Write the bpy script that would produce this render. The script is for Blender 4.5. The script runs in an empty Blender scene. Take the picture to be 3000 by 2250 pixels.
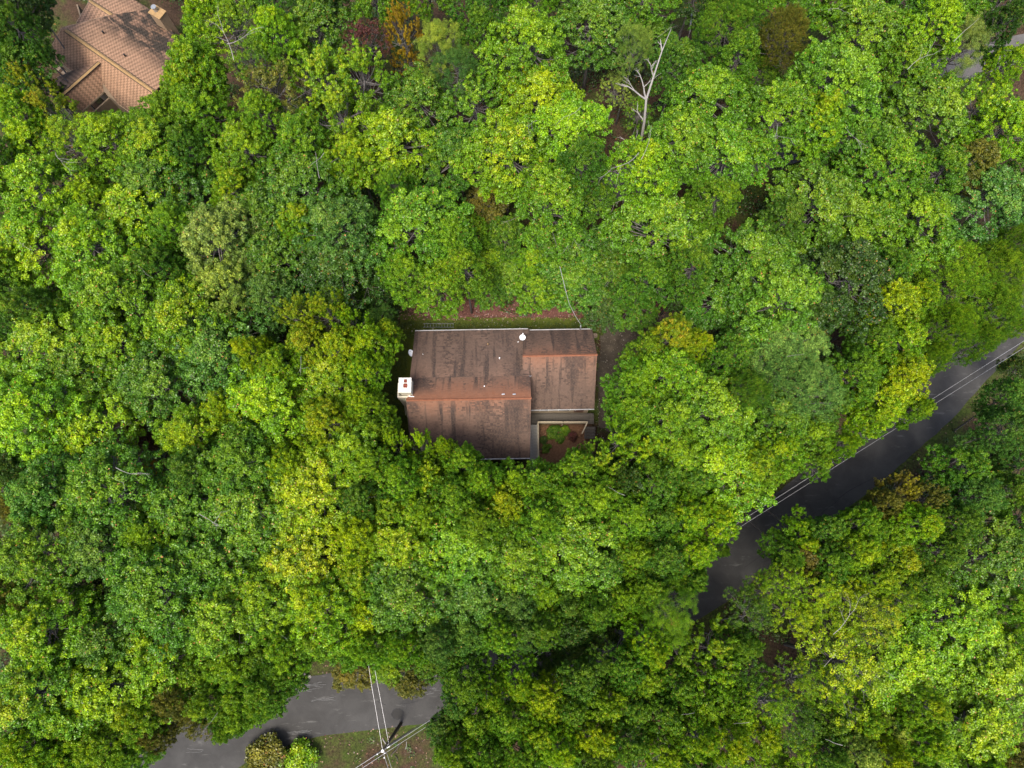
import bpy, bmesh, math, random
import numpy as np
from mathutils import Vector, Matrix
random.seed(4); rng = np.random.default_rng(4)
S = bpy.context.scene
COL = S.collection

# ---------------------------------------------------------------- camera, sky, sun, exposure
CAM_H, TILT, FPX = 72.0, math.radians(12.3), 2082.0
cam = bpy.data.objects.new('camera', bpy.data.cameras.new('camera')); COL.objects.link(cam)
cam.location = (0, 0, CAM_H); cam.rotation_euler = (TILT, 0, 0)
cam.data.sensor_width = 36; cam.data.lens = FPX / 3000 * 36
cam.data.clip_start = 1; cam.data.clip_end = 3000
S.camera = cam
SUN_EL, SUN_AZ = math.radians(66), math.radians(200)      # azimuth clockwise from north
W = bpy.data.worlds.new('World'); S.world = W; W.use_nodes = True
wn = W.node_tree.nodes; wl = W.node_tree.links
sky = wn.new('ShaderNodeTexSky'); sky.sky_type = 'NISHITA'; sky.sun_disc = False
sky.sun_elevation = SUN_EL; sky.sun_rotation = SUN_AZ; sky.dust_density = 4; sky.air_density = 1
wn['Background'].inputs['Strength'].default_value = 0.15
wl.new(sky.outputs[0], wn['Background'].inputs['Color'])
sun = bpy.data.objects.new('sun', bpy.data.lights.new('sun', 'SUN')); COL.objects.link(sun)
sun.data.energy = 2.1; sun.data.angle = math.radians(18); sun.data.color = (1, .94, .82)
sd = Vector((math.sin(SUN_AZ) * math.cos(SUN_EL), math.cos(SUN_AZ) * math.cos(SUN_EL), math.sin(SUN_EL)))
sun.rotation_euler = sd.to_track_quat('Z', 'Y').to_euler()
S.view_settings.view_transform = 'Standard'; S.view_settings.look = 'None'
S.view_settings.exposure = 1.05; S.view_settings.gamma = 1; S.view_settings.use_curve_mapping = False
S.cycles.max_bounces = 6; S.cycles.diffuse_bounces = 3; S.cycles.transmission_bounces = 3
S.cycles.sample_clamp_indirect = 4

# ---------------------------------------------------------------- survey helpers
def ray(px, py):
    u = (px - 1500) / FPX; v = -(py - 1125) / FPX
    return Vector((u, v * math.cos(TILT) + math.sin(TILT), v * math.sin(TILT) - math.cos(TILT)))
def at(px, py, z=0.0):
    d = ray(px, py); return Vector((0, 0, CAM_H)) + d * ((z - CAM_H) / d.z)
def on_plane(px, py, p0, n):
    d = ray(px, py); o = Vector((0, 0, CAM_H)); return o + d * ((p0 - o).dot(n) / d.dot(n))

# ---------------------------------------------------------------- terrain
ROAD_PX = [(330,2330),(480,2262),(620,2190),(760,2118),(920,2070),(1080,2047),(1240,2028),(1370,2003),(1500,1962),(1640,1912),
           (1760,1860),(1900,1800),(2040,1718),(2142,1642),(2240,1570),(2339,1500),(2431,1422),(2529,1348),(2625,1262),(2720,1180),
           (2830,1060),(2930,955),(3050,840),(3170,730)]
LANE_PX = [(1700,610),(1830,535),(2050,490),(2300,440),(2500,350),(2700,240),(2930,158),(3100,120)]
def smooth(P, n=6):
    P = np.array(P, float); out = []
    for i in range(len(P) - 1):
        p0 = P[max(i-1, 0)]; p1 = P[i]; p2 = P[i+1]; p3 = P[min(i+2, len(P)-1)]
        for k in range(n):
            t = k / n
            out.append(.5*((2*p1)+(-p0+p2)*t+(2*p0-5*p1+4*p2-p3)*t*t+(-p0+3*p1-3*p2+p3)*t**3))
    out.append(P[-1]); return np.array(out)
ROAD_Z, LANE_Z = -3.5, 2.2
ROAD = smooth([at(x, y, ROAD_Z)[:2] for x, y in ROAD_PX]); LANE = smooth([at(x, y, LANE_Z)[:2] for x, y in LANE_PX])
def seg_dist(x, y, P):
    """unsigned distance and side (+1 = left of travel) of points to a polyline"""
    best = np.full(x.shape, 1e9); side = np.zeros(x.shape)
    for a, b in zip(P[:-1], P[1:]):
        d = b - a; L = (d**2).sum(); t = np.clip(((x-a[0])*d[0] + (y-a[1])*d[1]) / L, 0, 1)
        ex = x - a[0] - t*d[0]; ey = y - a[1] - t*d[1]; r = np.hypot(ex, ey)
        m = r < best; best = np.where(m, r, best); side = np.where(m, np.sign(d[0]*ey - d[1]*ex), side)
    return best, side
def sst(a, b, x):
    t = np.clip((x-a)/(b-a), 0, 1); return t*t*(3-2*t)
def height(x, y):
    x = np.asarray(x, float); y = np.asarray(y, float)
    dr, sd_ = seg_dist(x, y, ROAD); dl, _ = seg_dist(x, y, LANE)
    n = .35*np.sin(x*.21+1)*np.cos(y*.17) + .18*np.sin(x*.55+y*.4) + .08*np.sin(x*1.3)*np.sin(y*1.1+2)
    up = ROAD_Z + 3.5*sst(3.4, 15, dr) + 3.2*sst(24, 60, y)
    dn = ROAD_Z - 2.5*sst(6, 30, dr)
    h = np.where(sd_ > 0, up, dn)
    flat = np.clip(sst(3.2, 6.5, dr), 0, 1)
    hx = np.maximum(np.abs(x+1)-13, 0); hy = np.maximum(np.abs(y-15.5)-8.5, 0); yard = sst(0, 6, np.hypot(hx, hy))
    h = h*1.0 + n*flat*yard
    h = np.where(sd_ > 0, h*yard + 0*(1-yard), h)
    w = sst(1.9, 5, dl); h = LANE_Z*(1-w) + h*w
    return h
def hz(x, y): return float(height(np.array([x]), np.array([y]))[0])
def ground(px, py):
    z = 0.
    for _ in range(6): p = at(px, py, z); z = hz(p.x, p.y)
    return Vector((p.x, p.y, z))

# ---------------------------------------------------------------- tagging, mesh helpers
def tag(o, label=None, cat=None, group=None, kind=None):
    for k, v in (('label', label), ('category', cat), ('group', group), ('kind', kind)):
        if v: o[k] = v
    return o
def link(name, data, parent=None, loc=None):
    o = bpy.data.objects.new(name, data); COL.objects.link(o)
    if parent is not None: o.parent = parent
    if loc is not None: o.location = loc
    return o
def empty(name, loc, label, cat, group=None, rz=0):
    o = link(name, None, loc=loc); o.rotation_euler = (0, 0, rz); o.empty_display_size = .3
    return tag(o, label, cat, group)
class MB:
    def __init__(s): s.v = []; s.f = []; s.c = []
    def poly(s, pts, c=None):
        n = len(s.v); s.v += [tuple(p) for p in pts]; s.f.append(tuple(range(n, n+len(pts))))
    def box(s, c, d, rz=0, M=None):
        n = len(s.v); m = Matrix.Rotation(rz, 3, 'Z') if M is None else M
        for sx in (-.5, .5):
            for sy in (-.5, .5):
                for sz in (-.5, .5): s.v.append(tuple(Vector(c) + m @ Vector((sx*d[0], sy*d[1], sz*d[2]))))
        s.f += [tuple(n+i for i in q) for q in ((0,1,3,2),(4,6,7,5),(0,4,5,1),(2,3,7,6),(0,2,6,4),(1,5,7,3))]
        return s
    def bar(s, a, b, w, h=None):
        a = Vector(a); b = Vector(b); d = b-a; h = h or w
        z = d.normalized(); x = z.cross(Vector((0,0,1)));
        x = Vector((1,0,0)) if x.length < 1e-4 else x.normalized(); y = z.cross(x)
        M = Matrix((x, y, z)).transposed(); return s.box((a+b)/2, (w, h, d.length), M=M)
    def tube(s, pts, rad, k=6, cap=True):
        pts = [Vector(p) for p in pts]; rings = []
        ref = Vector((.3, .2, 1)).normalized()
        for i, p in enumerate(pts):
            d = (pts[min(i+1, len(pts)-1)] - pts[max(i-1, 0)]).normalized()
            x = d.cross(ref); x = x.normalized() if x.length > 1e-3 else Vector((1, 0, 0)); y = d.cross(x)
            r = rad[i] if hasattr(rad, '__len__') else rad
            n = len(s.v); rings.append(n)
            for j in range(k):
                a = 2*math.pi*j/k; s.v.append(tuple(p + x*(r*math.cos(a)) + y*(r*math.sin(a))))
        for a, b in zip(rings[:-1], rings[1:]):
            for j in range(k): s.f.append((a+j, a+(j+1) % k, b+(j+1) % k, b+j))
        if cap: s.f.append(tuple(rings[-1]+j for j in range(k))); s.f.append(tuple(rings[0]+j for j in reversed(range(k))))
        return s
    def mesh(s, name, mat, smooth=False):
        me = bpy.data.meshes.new(name); me.from_pydata(s.v, [], s.f); me.materials.append(mat)
        if smooth: me.polygons.foreach_set('use_smooth', [True]*len(me.polygons))
        me.update(); return me
    def build(s, name, mat, parent=None, loc=None, smooth=False): return link(name, s.mesh(name, mat, smooth), parent, loc)

# ---------------------------------------------------------------- materials
class NT:
    def __init__(s, name):
        s.m = bpy.data.materials.new(name); s.m.use_nodes = True; s.t = s.m.node_tree; s.t.nodes.clear()
        s.out = s.n('ShaderNodeOutputMaterial'); s.b = s.n('ShaderNodeBsdfPrincipled'); s.l(s.b.outputs[0], s.out.inputs[0])
    def n(s, k, **kw):
        x = s.t.nodes.new(k)
        for a, b in kw.items(): setattr(x, a, b)
        return x
    def l(s, a, b): s.t.links.new(a, b)
    def v(s, sock, val):
        if isinstance(val, bpy.types.NodeSocket): s.l(val, sock)
        else: sock.default_value = val
    def math(s, op, a, b=None, clamp=False):
        x = s.n('ShaderNodeMath', operation=op, use_clamp=clamp); s.v(x.inputs[0], a)
        if b is not None: s.v(x.inputs[1], b)
        return x.outputs[0]
    def mix(s, f, a, b, bt='MIX'):
        x = s.n('ShaderNodeMix', data_type='RGBA', blend_type=bt); s.v(x.inputs[0], f)
        for i, q in ((6, a), (7, b)): s.v(x.inputs[i], q if isinstance(q, bpy.types.NodeSocket) else (*q[:3], 1))
        return x.outputs[2]
    def noise(s, scale, vec=None, detail=4, rough=.55, dist=0):
        x = s.n('ShaderNodeTexNoise'); x.inputs['Scale'].default_value = scale; x.inputs['Detail'].default_value = detail
        x.inputs['Roughness'].default_value = rough; x.inputs['Distortion'].default_value = dist
        if vec is not None: s.l(vec, x.inputs['Vector'])
        return x.outputs[0]
    def ramp(s, f, a, b, lo=0., hi=1.):
        x = s.n('ShaderNodeMapRange', clamp=True); s.v(x.inputs[0], f)
        for i, q in enumerate((a, b, lo, hi)): x.inputs[i+1].default_value = q
        return x.outputs[0]
    def map(s, sc, src='Object', rot=(0,0,0)):
        if isinstance(src, str): src = s.n('ShaderNodeTexCoord').outputs[src]
        x = s.n('ShaderNodeMapping'); s.l(src, x.inputs[0]); x.inputs['Scale'].default_value = sc; x.inputs['Rotation'].default_value = rot
        return x.outputs[0]
    def col(s, c): s.v(s.b.inputs['Base Color'], c if isinstance(c, bpy.types.NodeSocket) else (*c, 1))
    def rough(s, r, spec=.4): s.v(s.b.inputs['Roughness'], r); s.b.inputs['Specular IOR Level'].default_value = spec
    def bump(s, h, st=.4, d=.02):
        x = s.n('ShaderNodeBump'); x.inputs['Strength'].default_value = st; x.inputs['Distance'].default_value = d
        s.l(h, x.inputs['Height']); s.l(x.outputs[0], s.b.inputs['Normal'])
def plain(name, c, r=.6, var=.25, scale=6, metal=0, spec=.4):
    t = NT(name); n = t.noise(scale, t.map((1,1,1)), 5, .6)
    t.col(t.mix(t.ramp(n, .3, .7), [q*(1-var) for q in c], [min(q*(1+var), 1) for q in c])); t.rough(r, spec)
    t.b.inputs['Metallic'].default_value = metal; t.bump(n, .2, .01); return t.m
def leaf_mat(name, trans=.30, spec=.48, rough=.42):
    t = NT(name); oi = t.n('ShaderNodeObjectInfo'); at_ = t.n('ShaderNodeAttribute', attribute_name='tint'); at_.attribute_type = 'GEOMETRY'
    sp = t.n('ShaderNodeSeparateColor'); t.l(at_.outputs['Color'], sp.inputs[0])
    br, au, rare = sp.outputs[0], sp.outputs[1], sp.outputs[2]
    base = oi.outputs['Color']
    # leaves go lighter and yellow, then orange, by clump and towards the top
    yel = t.mix(1.0, base, (1.0, .78, .55), 'MULTIPLY')
    hsv = t.n('ShaderNodeHueSaturation'); t.l(base, hsv.inputs['Color']); hsv.inputs['Hue'].default_value = .457
    hsv.inputs['Value'].default_value = 1.55; hsv.inputs['Saturation'].default_value = 1.02
    k = t.math('MULTIPLY', au, oi.outputs['Alpha'])
    c = t.mix(t.ramp(au, .40, .85), base, hsv.outputs[0])
    c = t.mix(t.ramp(k, .42, .85), c, (.32, .33, .008))
    c = t.mix(t.ramp(k, .80, 1.1), c, (.42, .15, .03))
    c = t.mix(t.math('GREATER_THAN', rare, .988), c, (.34, .16, .04))
    m = t.n('ShaderNodeMapRange'); t.l(br, m.inputs[0]); m.inputs[3].default_value = .30; m.inputs[4].default_value = 1.75
    v = t.n('ShaderNodeVectorMath', operation='SCALE'); t.l(c, v.inputs[0]); t.l(m.outputs[0], v.inputs['Scale'])
    t.l(v.outputs[0], t.b.inputs['Base Color']); t.rough(rough, spec)
    tr = t.n('ShaderNodeBsdfTranslucent'); t.l(v.outputs[0], tr.inputs[0])
    mx = t.n('ShaderNodeMixShader'); mx.inputs[0].default_value = trans
    t.l(t.b.outputs[0], mx.inputs[1]); t.l(tr.outputs[0], mx.inputs[2]); t.l(mx.outputs[0], t.out.inputs[0])
    return t.m
LEAF = leaf_mat('broadleaf_foliage'); NEEDLE = leaf_mat('pine_needles', .25, .2, .6)
BARK = plain('grey_bark', (.15, .135, .13), .85, .35, 14)
BARE = plain('bleached_dead_wood', (.25, .23, .215), .8, .2, 10)
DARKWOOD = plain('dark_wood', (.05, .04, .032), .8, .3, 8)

def ground_mat():
    t = NT('forest_floor'); p = t.map((1,1,1), 'Object'); a = t.n('ShaderNodeAttribute', attribute_name='zone')
    sp = t.n('ShaderNodeSeparateColor'); t.l(a.outputs['Color'], sp.inputs[0])
    n1 = t.noise(.35, p, 5); n2 = t.noise(5, p, 6, .7); n3 = t.noise(28, p, 3, .8)
    lit = t.mix(t.ramp(n2, .35, .65), (.030, .020, .012), (.085, .052, .034)); lit = t.mix(t.ramp(n3, .55, .7), lit, (.13, .085, .06))
    red = t.mix(t.ramp(n3, .4, .65), (.085, .035, .028), (.24, .12, .10))
    moss = t.mix(t.ramp(n2, .4, .65), (.028, .045, .010), (.075, .105, .02))
    c = t.mix(t.ramp(n1, .46, .62), lit, moss); c = t.mix(sp.outputs[0], c, red); c = t.mix(t.math('MULTIPLY', sp.outputs[1], t.ramp(n2, .3, .55)), c, moss)
    dirt = t.mix(t.ramp(n2, .35, .7), (.13, .065, .035), (.25, .14, .08)); c = t.mix(sp.outputs[2], c, dirt)
    t.col(c); t.rough(.95, .1); t.bump(n3, .8, .08); return t.m
def asphalt(name, c, tone=.35):
    t = NT(name); p = t.map((1,1,1), 'Object'); n1 = t.noise(.5, p, 5, .6, .5); n2 = t.noise(40, p, 3, .8); n3 = t.noise(2.2, t.map((.25,1,1), 'Object', (0,0,-.3)), 6, .65)
    b = t.mix(t.ramp(n1, .35, .68), [q*(1-tone) for q in c], [q*(1+tone) for q in c]); b = t.mix(t.ramp(n2, .45, .75, 0, .5), b, [q*2 for q in c])
    b = t.mix(t.ramp(n3, .6, .78, 0, .55), b, (.19, .185, .175)); t.col(b); t.rough(.85, .25); t.bump(n2, .5, .01); return t.m
def shingle_mat(name, ridge, mid, low, stain, streak=1.0, moss=None, rv=.08):
    t = NT(name); a = t.n('ShaderNodeAttribute', attribute_name='course'); sp = t.n('ShaderNodeSeparateXYZ'); t.l(a.outputs['Vector'], sp.inputs[0])
    vec = a.outputs['Vector']; s_, d_, r_ = sp.outputs
    wob = t.noise(.35, t.map((1,.5,0), vec), 4)
    dd = t.math('ADD', d_, t.math('MULTIPLY', t.math('SUBTRACT', wob, .5), 3.4))
    c = t.mix(t.ramp(dd, .3, 3.2), ridge, mid); c = t.mix(t.ramp(dd, 2.6, 5.6), c, low)
    st = t.noise(1.0, t.map((1.7,.15,0), vec), 3, .5); st2 = t.noise(1.0, t.map((.55,.13,1), vec), 4, .6)
    f = t.math('MULTIPLY', t.ramp(st, .52, .6), t.ramp(d_, .8, 2.6)); f2 = t.math('MULTIPLY', t.ramp(st2, .47, .58, 0, .85), t.ramp(d_, .6, 1.8))
    c = t.mix(t.math('MULTIPLY', t.math('MAXIMUM', f, f2), streak), c, stain)
    fine = t.noise(3.2, t.map((1,1,0), vec), 5, .7); c = t.mix(t.ramp(fine, .3, .7, 0, .35), c, [q*1.25 for q in mid])
    if moss:
        mm = t.noise(.9, t.map((.55,1.6,0), vec, (0,0,.5)), 6, .65, .6)
        c = t.mix(t.math('MULTIPLY', t.ramp(mm, .34, .52), t.ramp(d_, moss[0], moss[1])), c, (.035, .028, .022))
    h = t.n('ShaderNodeVectorMath', operation='SCALE'); t.l(c, h.inputs[0]); t.l(t.ramp(r_, 0, 1, 1-rv, 1+rv), h.inputs['Scale'])
    t.l(h.outputs[0], t.b.inputs['Base Color']); t.rough(.9, .2)
    g = t.noise(60, t.map((1,1,1)), 2); t.bump(g, .4, .004); return t.m
GROUND = ground_mat(); ASPH = asphalt('road_asphalt', (.042, .0405, .039), .25); LANEM = asphalt('lane_asphalt', (.085, .080, .076), .3)
GRAVEL = asphalt('gravel', (.060, .048, .036), .6)
SH1 = shingle_mat('brown_shingles', (.235, .098, .054), (.155, .094, .068), (.092, .064, .052), (.036, .029, .027))
SH2 = shingle_mat('tan_shingles', (.25, .15, .095), (.235, .14, .09), (.21, .12, .08), (.15, .095, .06), .5, (2.2, 4.2), .42)
CAPM = plain('tan_ridge_cap', (.30, .19, .085), .85, .2, 4); WHITE = plain('white_metal', (.75, .75, .76), .45, .06, 4)
SIDING = plain('brown_siding', (.17, .125, .085), .8, .2, 3); CREAM = plain('cream_stucco', (.58, .53, .42), .85, .12, 5)
FLUE = plain('red_clay_flue', (.22, .05, .03), .7, .3, 8); GALV = plain('galvanised_metal', (.38, .39, .40), .35, .15, 6, .6)
WEATHER = plain('weathered_deck_wood', (.30, .29, .27), .85, .35, 5); DECKD = plain('stained_deck_wood', (.085, .074, .062), .85, .35, 5)
RAILM = plain('pale_railing_wood', (.36, .30, .21), .8, .2, 6); BLACK = plain('black_rubber', (.015, .015, .016), .6, .2, 5)
GLASS = plain('dark_window_glass', (.02, .025, .03), .1, .2, 2, 0, .6)
WIREM = plain('aluminium_wire', (.42, .42, .44), .4, .05, 2, .3); STONE = plain('grey_rock', (.24, .22, .20), .9, .3, 3)
POLEM = plain('weathered_pole_wood', (.10, .085, .07), .85, .3, 4)

# ---------------------------------------------------------------- ground, lawn, roads
def grid_mesh(name, xs, ys, mat, zone=True):
    X, Y = np.meshgrid(xs, ys, indexing='ij'); Z = height(X, Y); nx, ny = X.shape
    v = np.stack([X, Y, Z], -1).reshape(-1, 3); i = np.arange(nx*ny).reshape(nx, ny)
    q = np.stack([i[:-1, :-1], i[1:, :-1], i[1:, 1:], i[:-1, 1:]], -1).reshape(-1, 4)
    me = quick(name, v, q, mat); me.polygons.foreach_set('use_smooth', np.ones(len(q), bool))
    if zone:
        x = v[:, 0]; y = v[:, 1]; wob = .7*np.sin(x*.9)+.5*np.sin(x*2.3+1)
        red = sst(22.4, 23.0, y+.3*wob)*(1-sst(25.2, 27.5, y+wob))*sst(-12, -9, x)*(1-sst(20, 26, x))
        red = np.maximum(red, sst(0, 1.2, 1.6-np.abs(y-22.6-(x-9)*.33))*sst(8, 11, x)*(1-sst(20, 24, x)))
        dr, sdd = seg_dist(x, y, ROAD)
        gr = (1-sst(3.5, 5.2, dr))*.8
        dirt = (1-sst(0, .5, np.maximum(np.abs(x-5)-2.3, np.abs(y-9.6)-1.7)))
        a = me.color_attributes.new('zone', 'FLOAT_COLOR', 'POINT')
        a.data.foreach_set('color', np.stack([np.clip(red,0,1), gr, dirt, np.ones_like(x)], -1).ravel().astype('f4'))
    return me
def quick(name, v, q, mat):
    me = bpy.data.meshes.new(name); n = len(q); k = q.shape[1]
    me.vertices.add(len(v)); me.vertices.foreach_set('co', np.asarray(v, 'f4').ravel())
    me.loops.add(n*k); me.loops.foreach_set('vertex_index', q.ravel().astype('i4'))
    me.polygons.add(n); me.polygons.foreach_set('loop_start', (np.arange(n)*k).astype('i4'))
    me.update(calc_edges=True); me.materials.append(mat); return me
xs = np.concatenate([[-900, -300, -140, -95], np.arange(-85, 85.1, .55), [95, 140, 300, 900]])
ys = np.concatenate([[-900, -300, -110, -60], np.arange(-45, 90.1, .55), [100, 140, 300, 900]])
tag(link('ground', grid_mesh('ground', xs, ys, GROUND)), kind='structure')
def ribbon(name, P, w, dz, mat, jit=.12, lift=0):
    mb = MB(); m = len(P); pr = None
    for i in range(m):
        d = P[min(i+1, m-1)] - P[max(i-1, 0)]; d = d/np.linalg.norm(d); nrm = np.array([-d[1], d[0]])
        row = []
        for k in np.linspace(-.5, .5, 9):
            ww = w + random.uniform(-jit, jit)*(abs(k) == .5)
            q = P[i] + nrm*k*ww; row.append(len(mb.v)); mb.v.append((q[0], q[1], dz + .05*(1-4*k*k)))
        if pr:
            for a in range(8): mb.f.append((pr[a], pr[a+1], row[a+1], row[a]))
        pr = row
    return tag(mb.build(name, mat, smooth=True), kind='structure')
road = ribbon('road', ROAD, 5.7, ROAD_Z + .03, ASPH)
lane = ribbon('upper_lane', LANE, 3.4, LANE_Z + .03, LANEM)
def drape(name, outline, mat, lift, res=.35):
    """a sheet laid on the ground inside an outline"""
    O = np.array(outline); bm = bmesh.new(); x0, y0 = O.min(0); x1, y1 = O.max(0)
    nx = int((x1-x0)/res)+2; ny = int((y1-y0)/res)+2
    X, Y = np.meshgrid(x0+np.arange(nx)*res, y0+np.arange(ny)*res, indexing='ij'); Z = height(X, Y)+lift
    ins = np.zeros(X.shape, bool); j = len(O)-1
    for i in range(len(O)):
        c = ((O[i,1] > Y) != (O[j,1] > Y)) & (X < (O[j,0]-O[i,0])*(Y-O[i,1])/(O[j,1]-O[i,1]+1e-9)+O[i,0]); ins ^= c; j = i
    V = {}; mb = MB()
    def vi(a, b):
        if (a, b) not in V:
            V[a, b] = len(mb.v); mb.v.append((X[a,b]+random.uniform(-.1,.1), Y[a,b]+random.uniform(-.1,.1), Z[a,b]))
        return V[a, b]
    for a in range(nx-1):
        for b in range(ny-1):
            if ins[a,b] and ins[a+1,b] and ins[a,b+1] and ins[a+1,b+1]: mb.f.append((vi(a,b), vi(a+1,b), vi(a+1,b+1), vi(a,b+1)))
    return mb.build(name, mat, smooth=True)
t = NT('mossy_lawn'); p_ = t.map((1,1,1)); a_ = t.noise(1.2, p_, 5); b_ = t.noise(18, p_, 4, .8)
t.col(t.mix(t.ramp(b_, .35, .7), t.mix(t.ramp(a_, .4, .6), (.028, .045, .008), (.07, .10, .010)), (.12, .13, .03))); t.rough(.95, .1); t.bump(b_, .8, .06); LAWNM = t.m
LAWN_O = [(-15,6),(-12,23.6),(-9,23.2),(9,23.1),(9.3,20.6),(8.6,19.6),(-9.1,19.6),(-9.2,5),(-12,4)]
tag(drape('lawn', LAWN_O, LAWNM, .02), kind='structure')
tag(drape('driveway', [(8.9,11),(8.9,19),(9.4,22),(13,22.8),(18,24.3),(26,27),(26,23.5),(18,20),(15,15),(13.5,9)], GRAVEL, .05), kind='structure')

# cracks, seams and patches of the road
def strip(P, w, z, mb):
    P = [np.array(p[:2], float) for p in P]; base = len(mb.v); m = len(P)
    for i in range(m):
        d = P[min(i+1, m-1)]-P[max(i-1, 0)]; d = d/(np.linalg.norm(d)+1e-9); n = np.array([-d[1], d[0]])*w/2*random.uniform(.6, 1.2)
        mb.v += [(*(P[i]+n), z), (*(P[i]-n), z)]
    mb.f += [(base+2*i, base+2*i+1, base+2*i+3, base+2*i+2) for i in range(m-1)]
TAR = plain('tar_seam', (.012, .012, .014), .7, .3, 5); CHALK = plain('chalky_scrape', (.095, .094, .093), .9, .3, 9)
PATCH = asphalt('patch_asphalt', (.024, .023, .022), .2)
mb = MB(); RZ = ROAD_Z + .087
for pts in ([(2390,1500),(2320,1560),(2240,1620),(2170,1670)],[(2460,1462),(2420,1492),(2390,1520),(2350,1545)],[(2560,1400),(2500,1430),(2440,1470)],
            [(1170,2064),(1200,2060),(1230,2052)],[(1480,1975),(1400,1995),(1330,2010)],[(1130,2065),(1100,2052)]):
    q = [at(x, y, RZ) for x, y in pts]; q2 = []
    for a, b in zip(q[:-1], q[1:]):
        for k in range(6): c = a.lerp(b, k/6); q2.append((c.x+random.uniform(-.03,.03), c.y+random.uniform(-.03,.03)))
    strip(q2, .05, RZ, mb)
mb.build('tar_seam', TAR, road)
for cx, cy, n_, L in ((880,2012,6,1.5),(920,2005,5,1.8),(900,2020,5,1.4),(950,2048,3,2.2),(1280,2018,4,.6),(1262,2030,4,.7),(1310,2030,4,.6),(880,2146,6,2.0),(1272,1996,2,.4),(560,2200,2,1.6),(1330,2000,3,1.2)):
    mb = MB(); c = at(cx, cy, RZ)
    for i in range(n_):
        x = c.x+random.uniform(-.4,.4); y = c.y+random.uniform(-.15,.15); dirn = random.uniform(-.15,.25); P = [(x-L/2+k*L/8, y+dirn*(k-4)*L/8+random.uniform(-.04,.04)) for k in range(9)]
        strip(P, random.uniform(.03,.07), RZ+.004*(1+i), mb)
    mb.build('scrape_mark', CHALK, road)
pc = at(1165, 2092, RZ); ring = [(pc.x+.62*math.cos(a*math.pi/10)*(1+.08*math.sin(a*2)), pc.y+.5*math.sin(a*math.pi/10)*(1+.08*math.cos(a*3))) for a in range(20)]
mb = MB(); mb.poly([(x, y, RZ+.004) for x, y in ring]); rp = mb.build('round_patch', PATCH, road)
mb = MB(); strip(ring+ring[:1], .07, RZ+.008, mb); mb.build('patch_joint', TAR, rp)

# ---------------------------------------------------------------- houses
def roof_facet(name, pts, mat, parent, expo=.15, tab=.30, deckmat=None, doff=0., dash=False):
    """a coplanar convex roof slope: a deck slab and lapped, slightly uneven shingle tabs"""
    P = [Vector(p) for p in pts]; n = (P[1]-P[0]).cross(P[2]-P[0]).normalized()
    if n.z < 0: n = -n; P.reverse()
    e = Vector((0,0,1)).cross(n).normalized(); s = n.cross(e).normalized()
    if s.z < 0: s = -s
    es = [p.dot(e) for p in P]; ss = [p.dot(s) for p in P]; d0 = P[0].dot(n); e0, e1, s0, s1 = min(es), max(es), min(ss), max(ss)
    slab = MB(); m = len(P); th = n*.02; lo = n*.16
    slab.poly([p-th for p in P]); slab.poly([p-lo for p in reversed(P)])
    for i in range(m): a, b = P[i], P[(i+1) % m]; slab.poly([a-th, a-lo, b-lo, b-th])
    deck = slab.build(name, deckmat or SIDING, parent)
    bm = bmesh.new(); lay = bm.verts.layers.float_vector.new('course')
    nr = int((s1-s0)/expo)+1; so = 40*random.random()
    for r in range(nr):
        y0 = s0 + r*expo; off = random.uniform(0, tab) if not dash else tab*.5*(r % 2); x = e0-off; cn = 0
        while x < e1:
            cn += 1; rv = random.random() if not dash else ((.12 if (cn+r) % 2 else .72)+.28*random.random()); t_ = .014+.008*random.random(); j = random.uniform(-.008, .008); w = tab*(random.choice((.9,1,1,1.1)) if not dash else 1)
            q = []
            for (ex, sy, h) in ((x+.006, y0+j, t_), (x+w-.004, y0+j, t_), (x+w-.004, y0+expo+.01, .002), (x+.006, y0+expo+.01, .002), (x+.006, y0+j, 0), (x+w-.004, y0+j, 0)):
                v = bm.verts.new(e*ex + s*sy + n*(d0+h)); v[lay] = (ex-e0+so, s1-sy+doff, rv); q.append(v)
            bm.faces.new(q[:4]); bm.faces.new((q[4], q[5], q[1], q[0])); x += w
    c = sum(P, Vector())/m
    for i in range(m):
        a, b = P[i], P[(i+1) % m]; pn = (b-a).cross(n).normalized()
        if pn.dot(c-a) > 0: pn = -pn
        bmesh.ops.bisect_plane(bm, geom=bm.verts[:]+bm.edges[:]+bm.faces[:], plane_co=a, plane_no=pn, clear_outer=True)
    me = bpy.data.meshes.new('shingles'); bm.to_mesh(me); bm.free(); me.materials.append(mat)
    tag(link('shingles', me, deck), kind='stuff'); return deck
h1 = empty('brown_roofed_house', (-3.9, 14, 0), 'brown shingle-roofed cabin with attached garage wing in the middle of the woods', 'house')
OFF = Vector(h1.location)
def hp(*p): return Vector(p)-OFF
XL, XR = -9.58, 1.72; SY, NY, RY, BY = 7.45, 20.12, 12.38, 14.85; EZ, RZ1, BZ = 4.6, 8.8, 7.0
YS = .018   # slight turn of the house
def T(x, y, z): return Vector((x, y + YS*(x+4), z)) - OFF
roof = [roof_facet('roof_slope', [T(XL,SY,EZ), T(XR,SY,EZ), T(XR,RY,RZ1), T(XL,RY,RZ1)], SH1, h1, doff=1.5),
        roof_facet('roof_slope', [T(XL,RY,RZ1), T(XR,RY,RZ1), T(XR,BY,BZ), T(XL,BY,BZ)], SH1, h1),
        roof_facet('roof_slope', [T(XL,BY,BZ), T(XR,BY,BZ), T(XR,NY,EZ), T(XL,NY,EZ)], SH1, h1, doff=3.1)]
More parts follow.
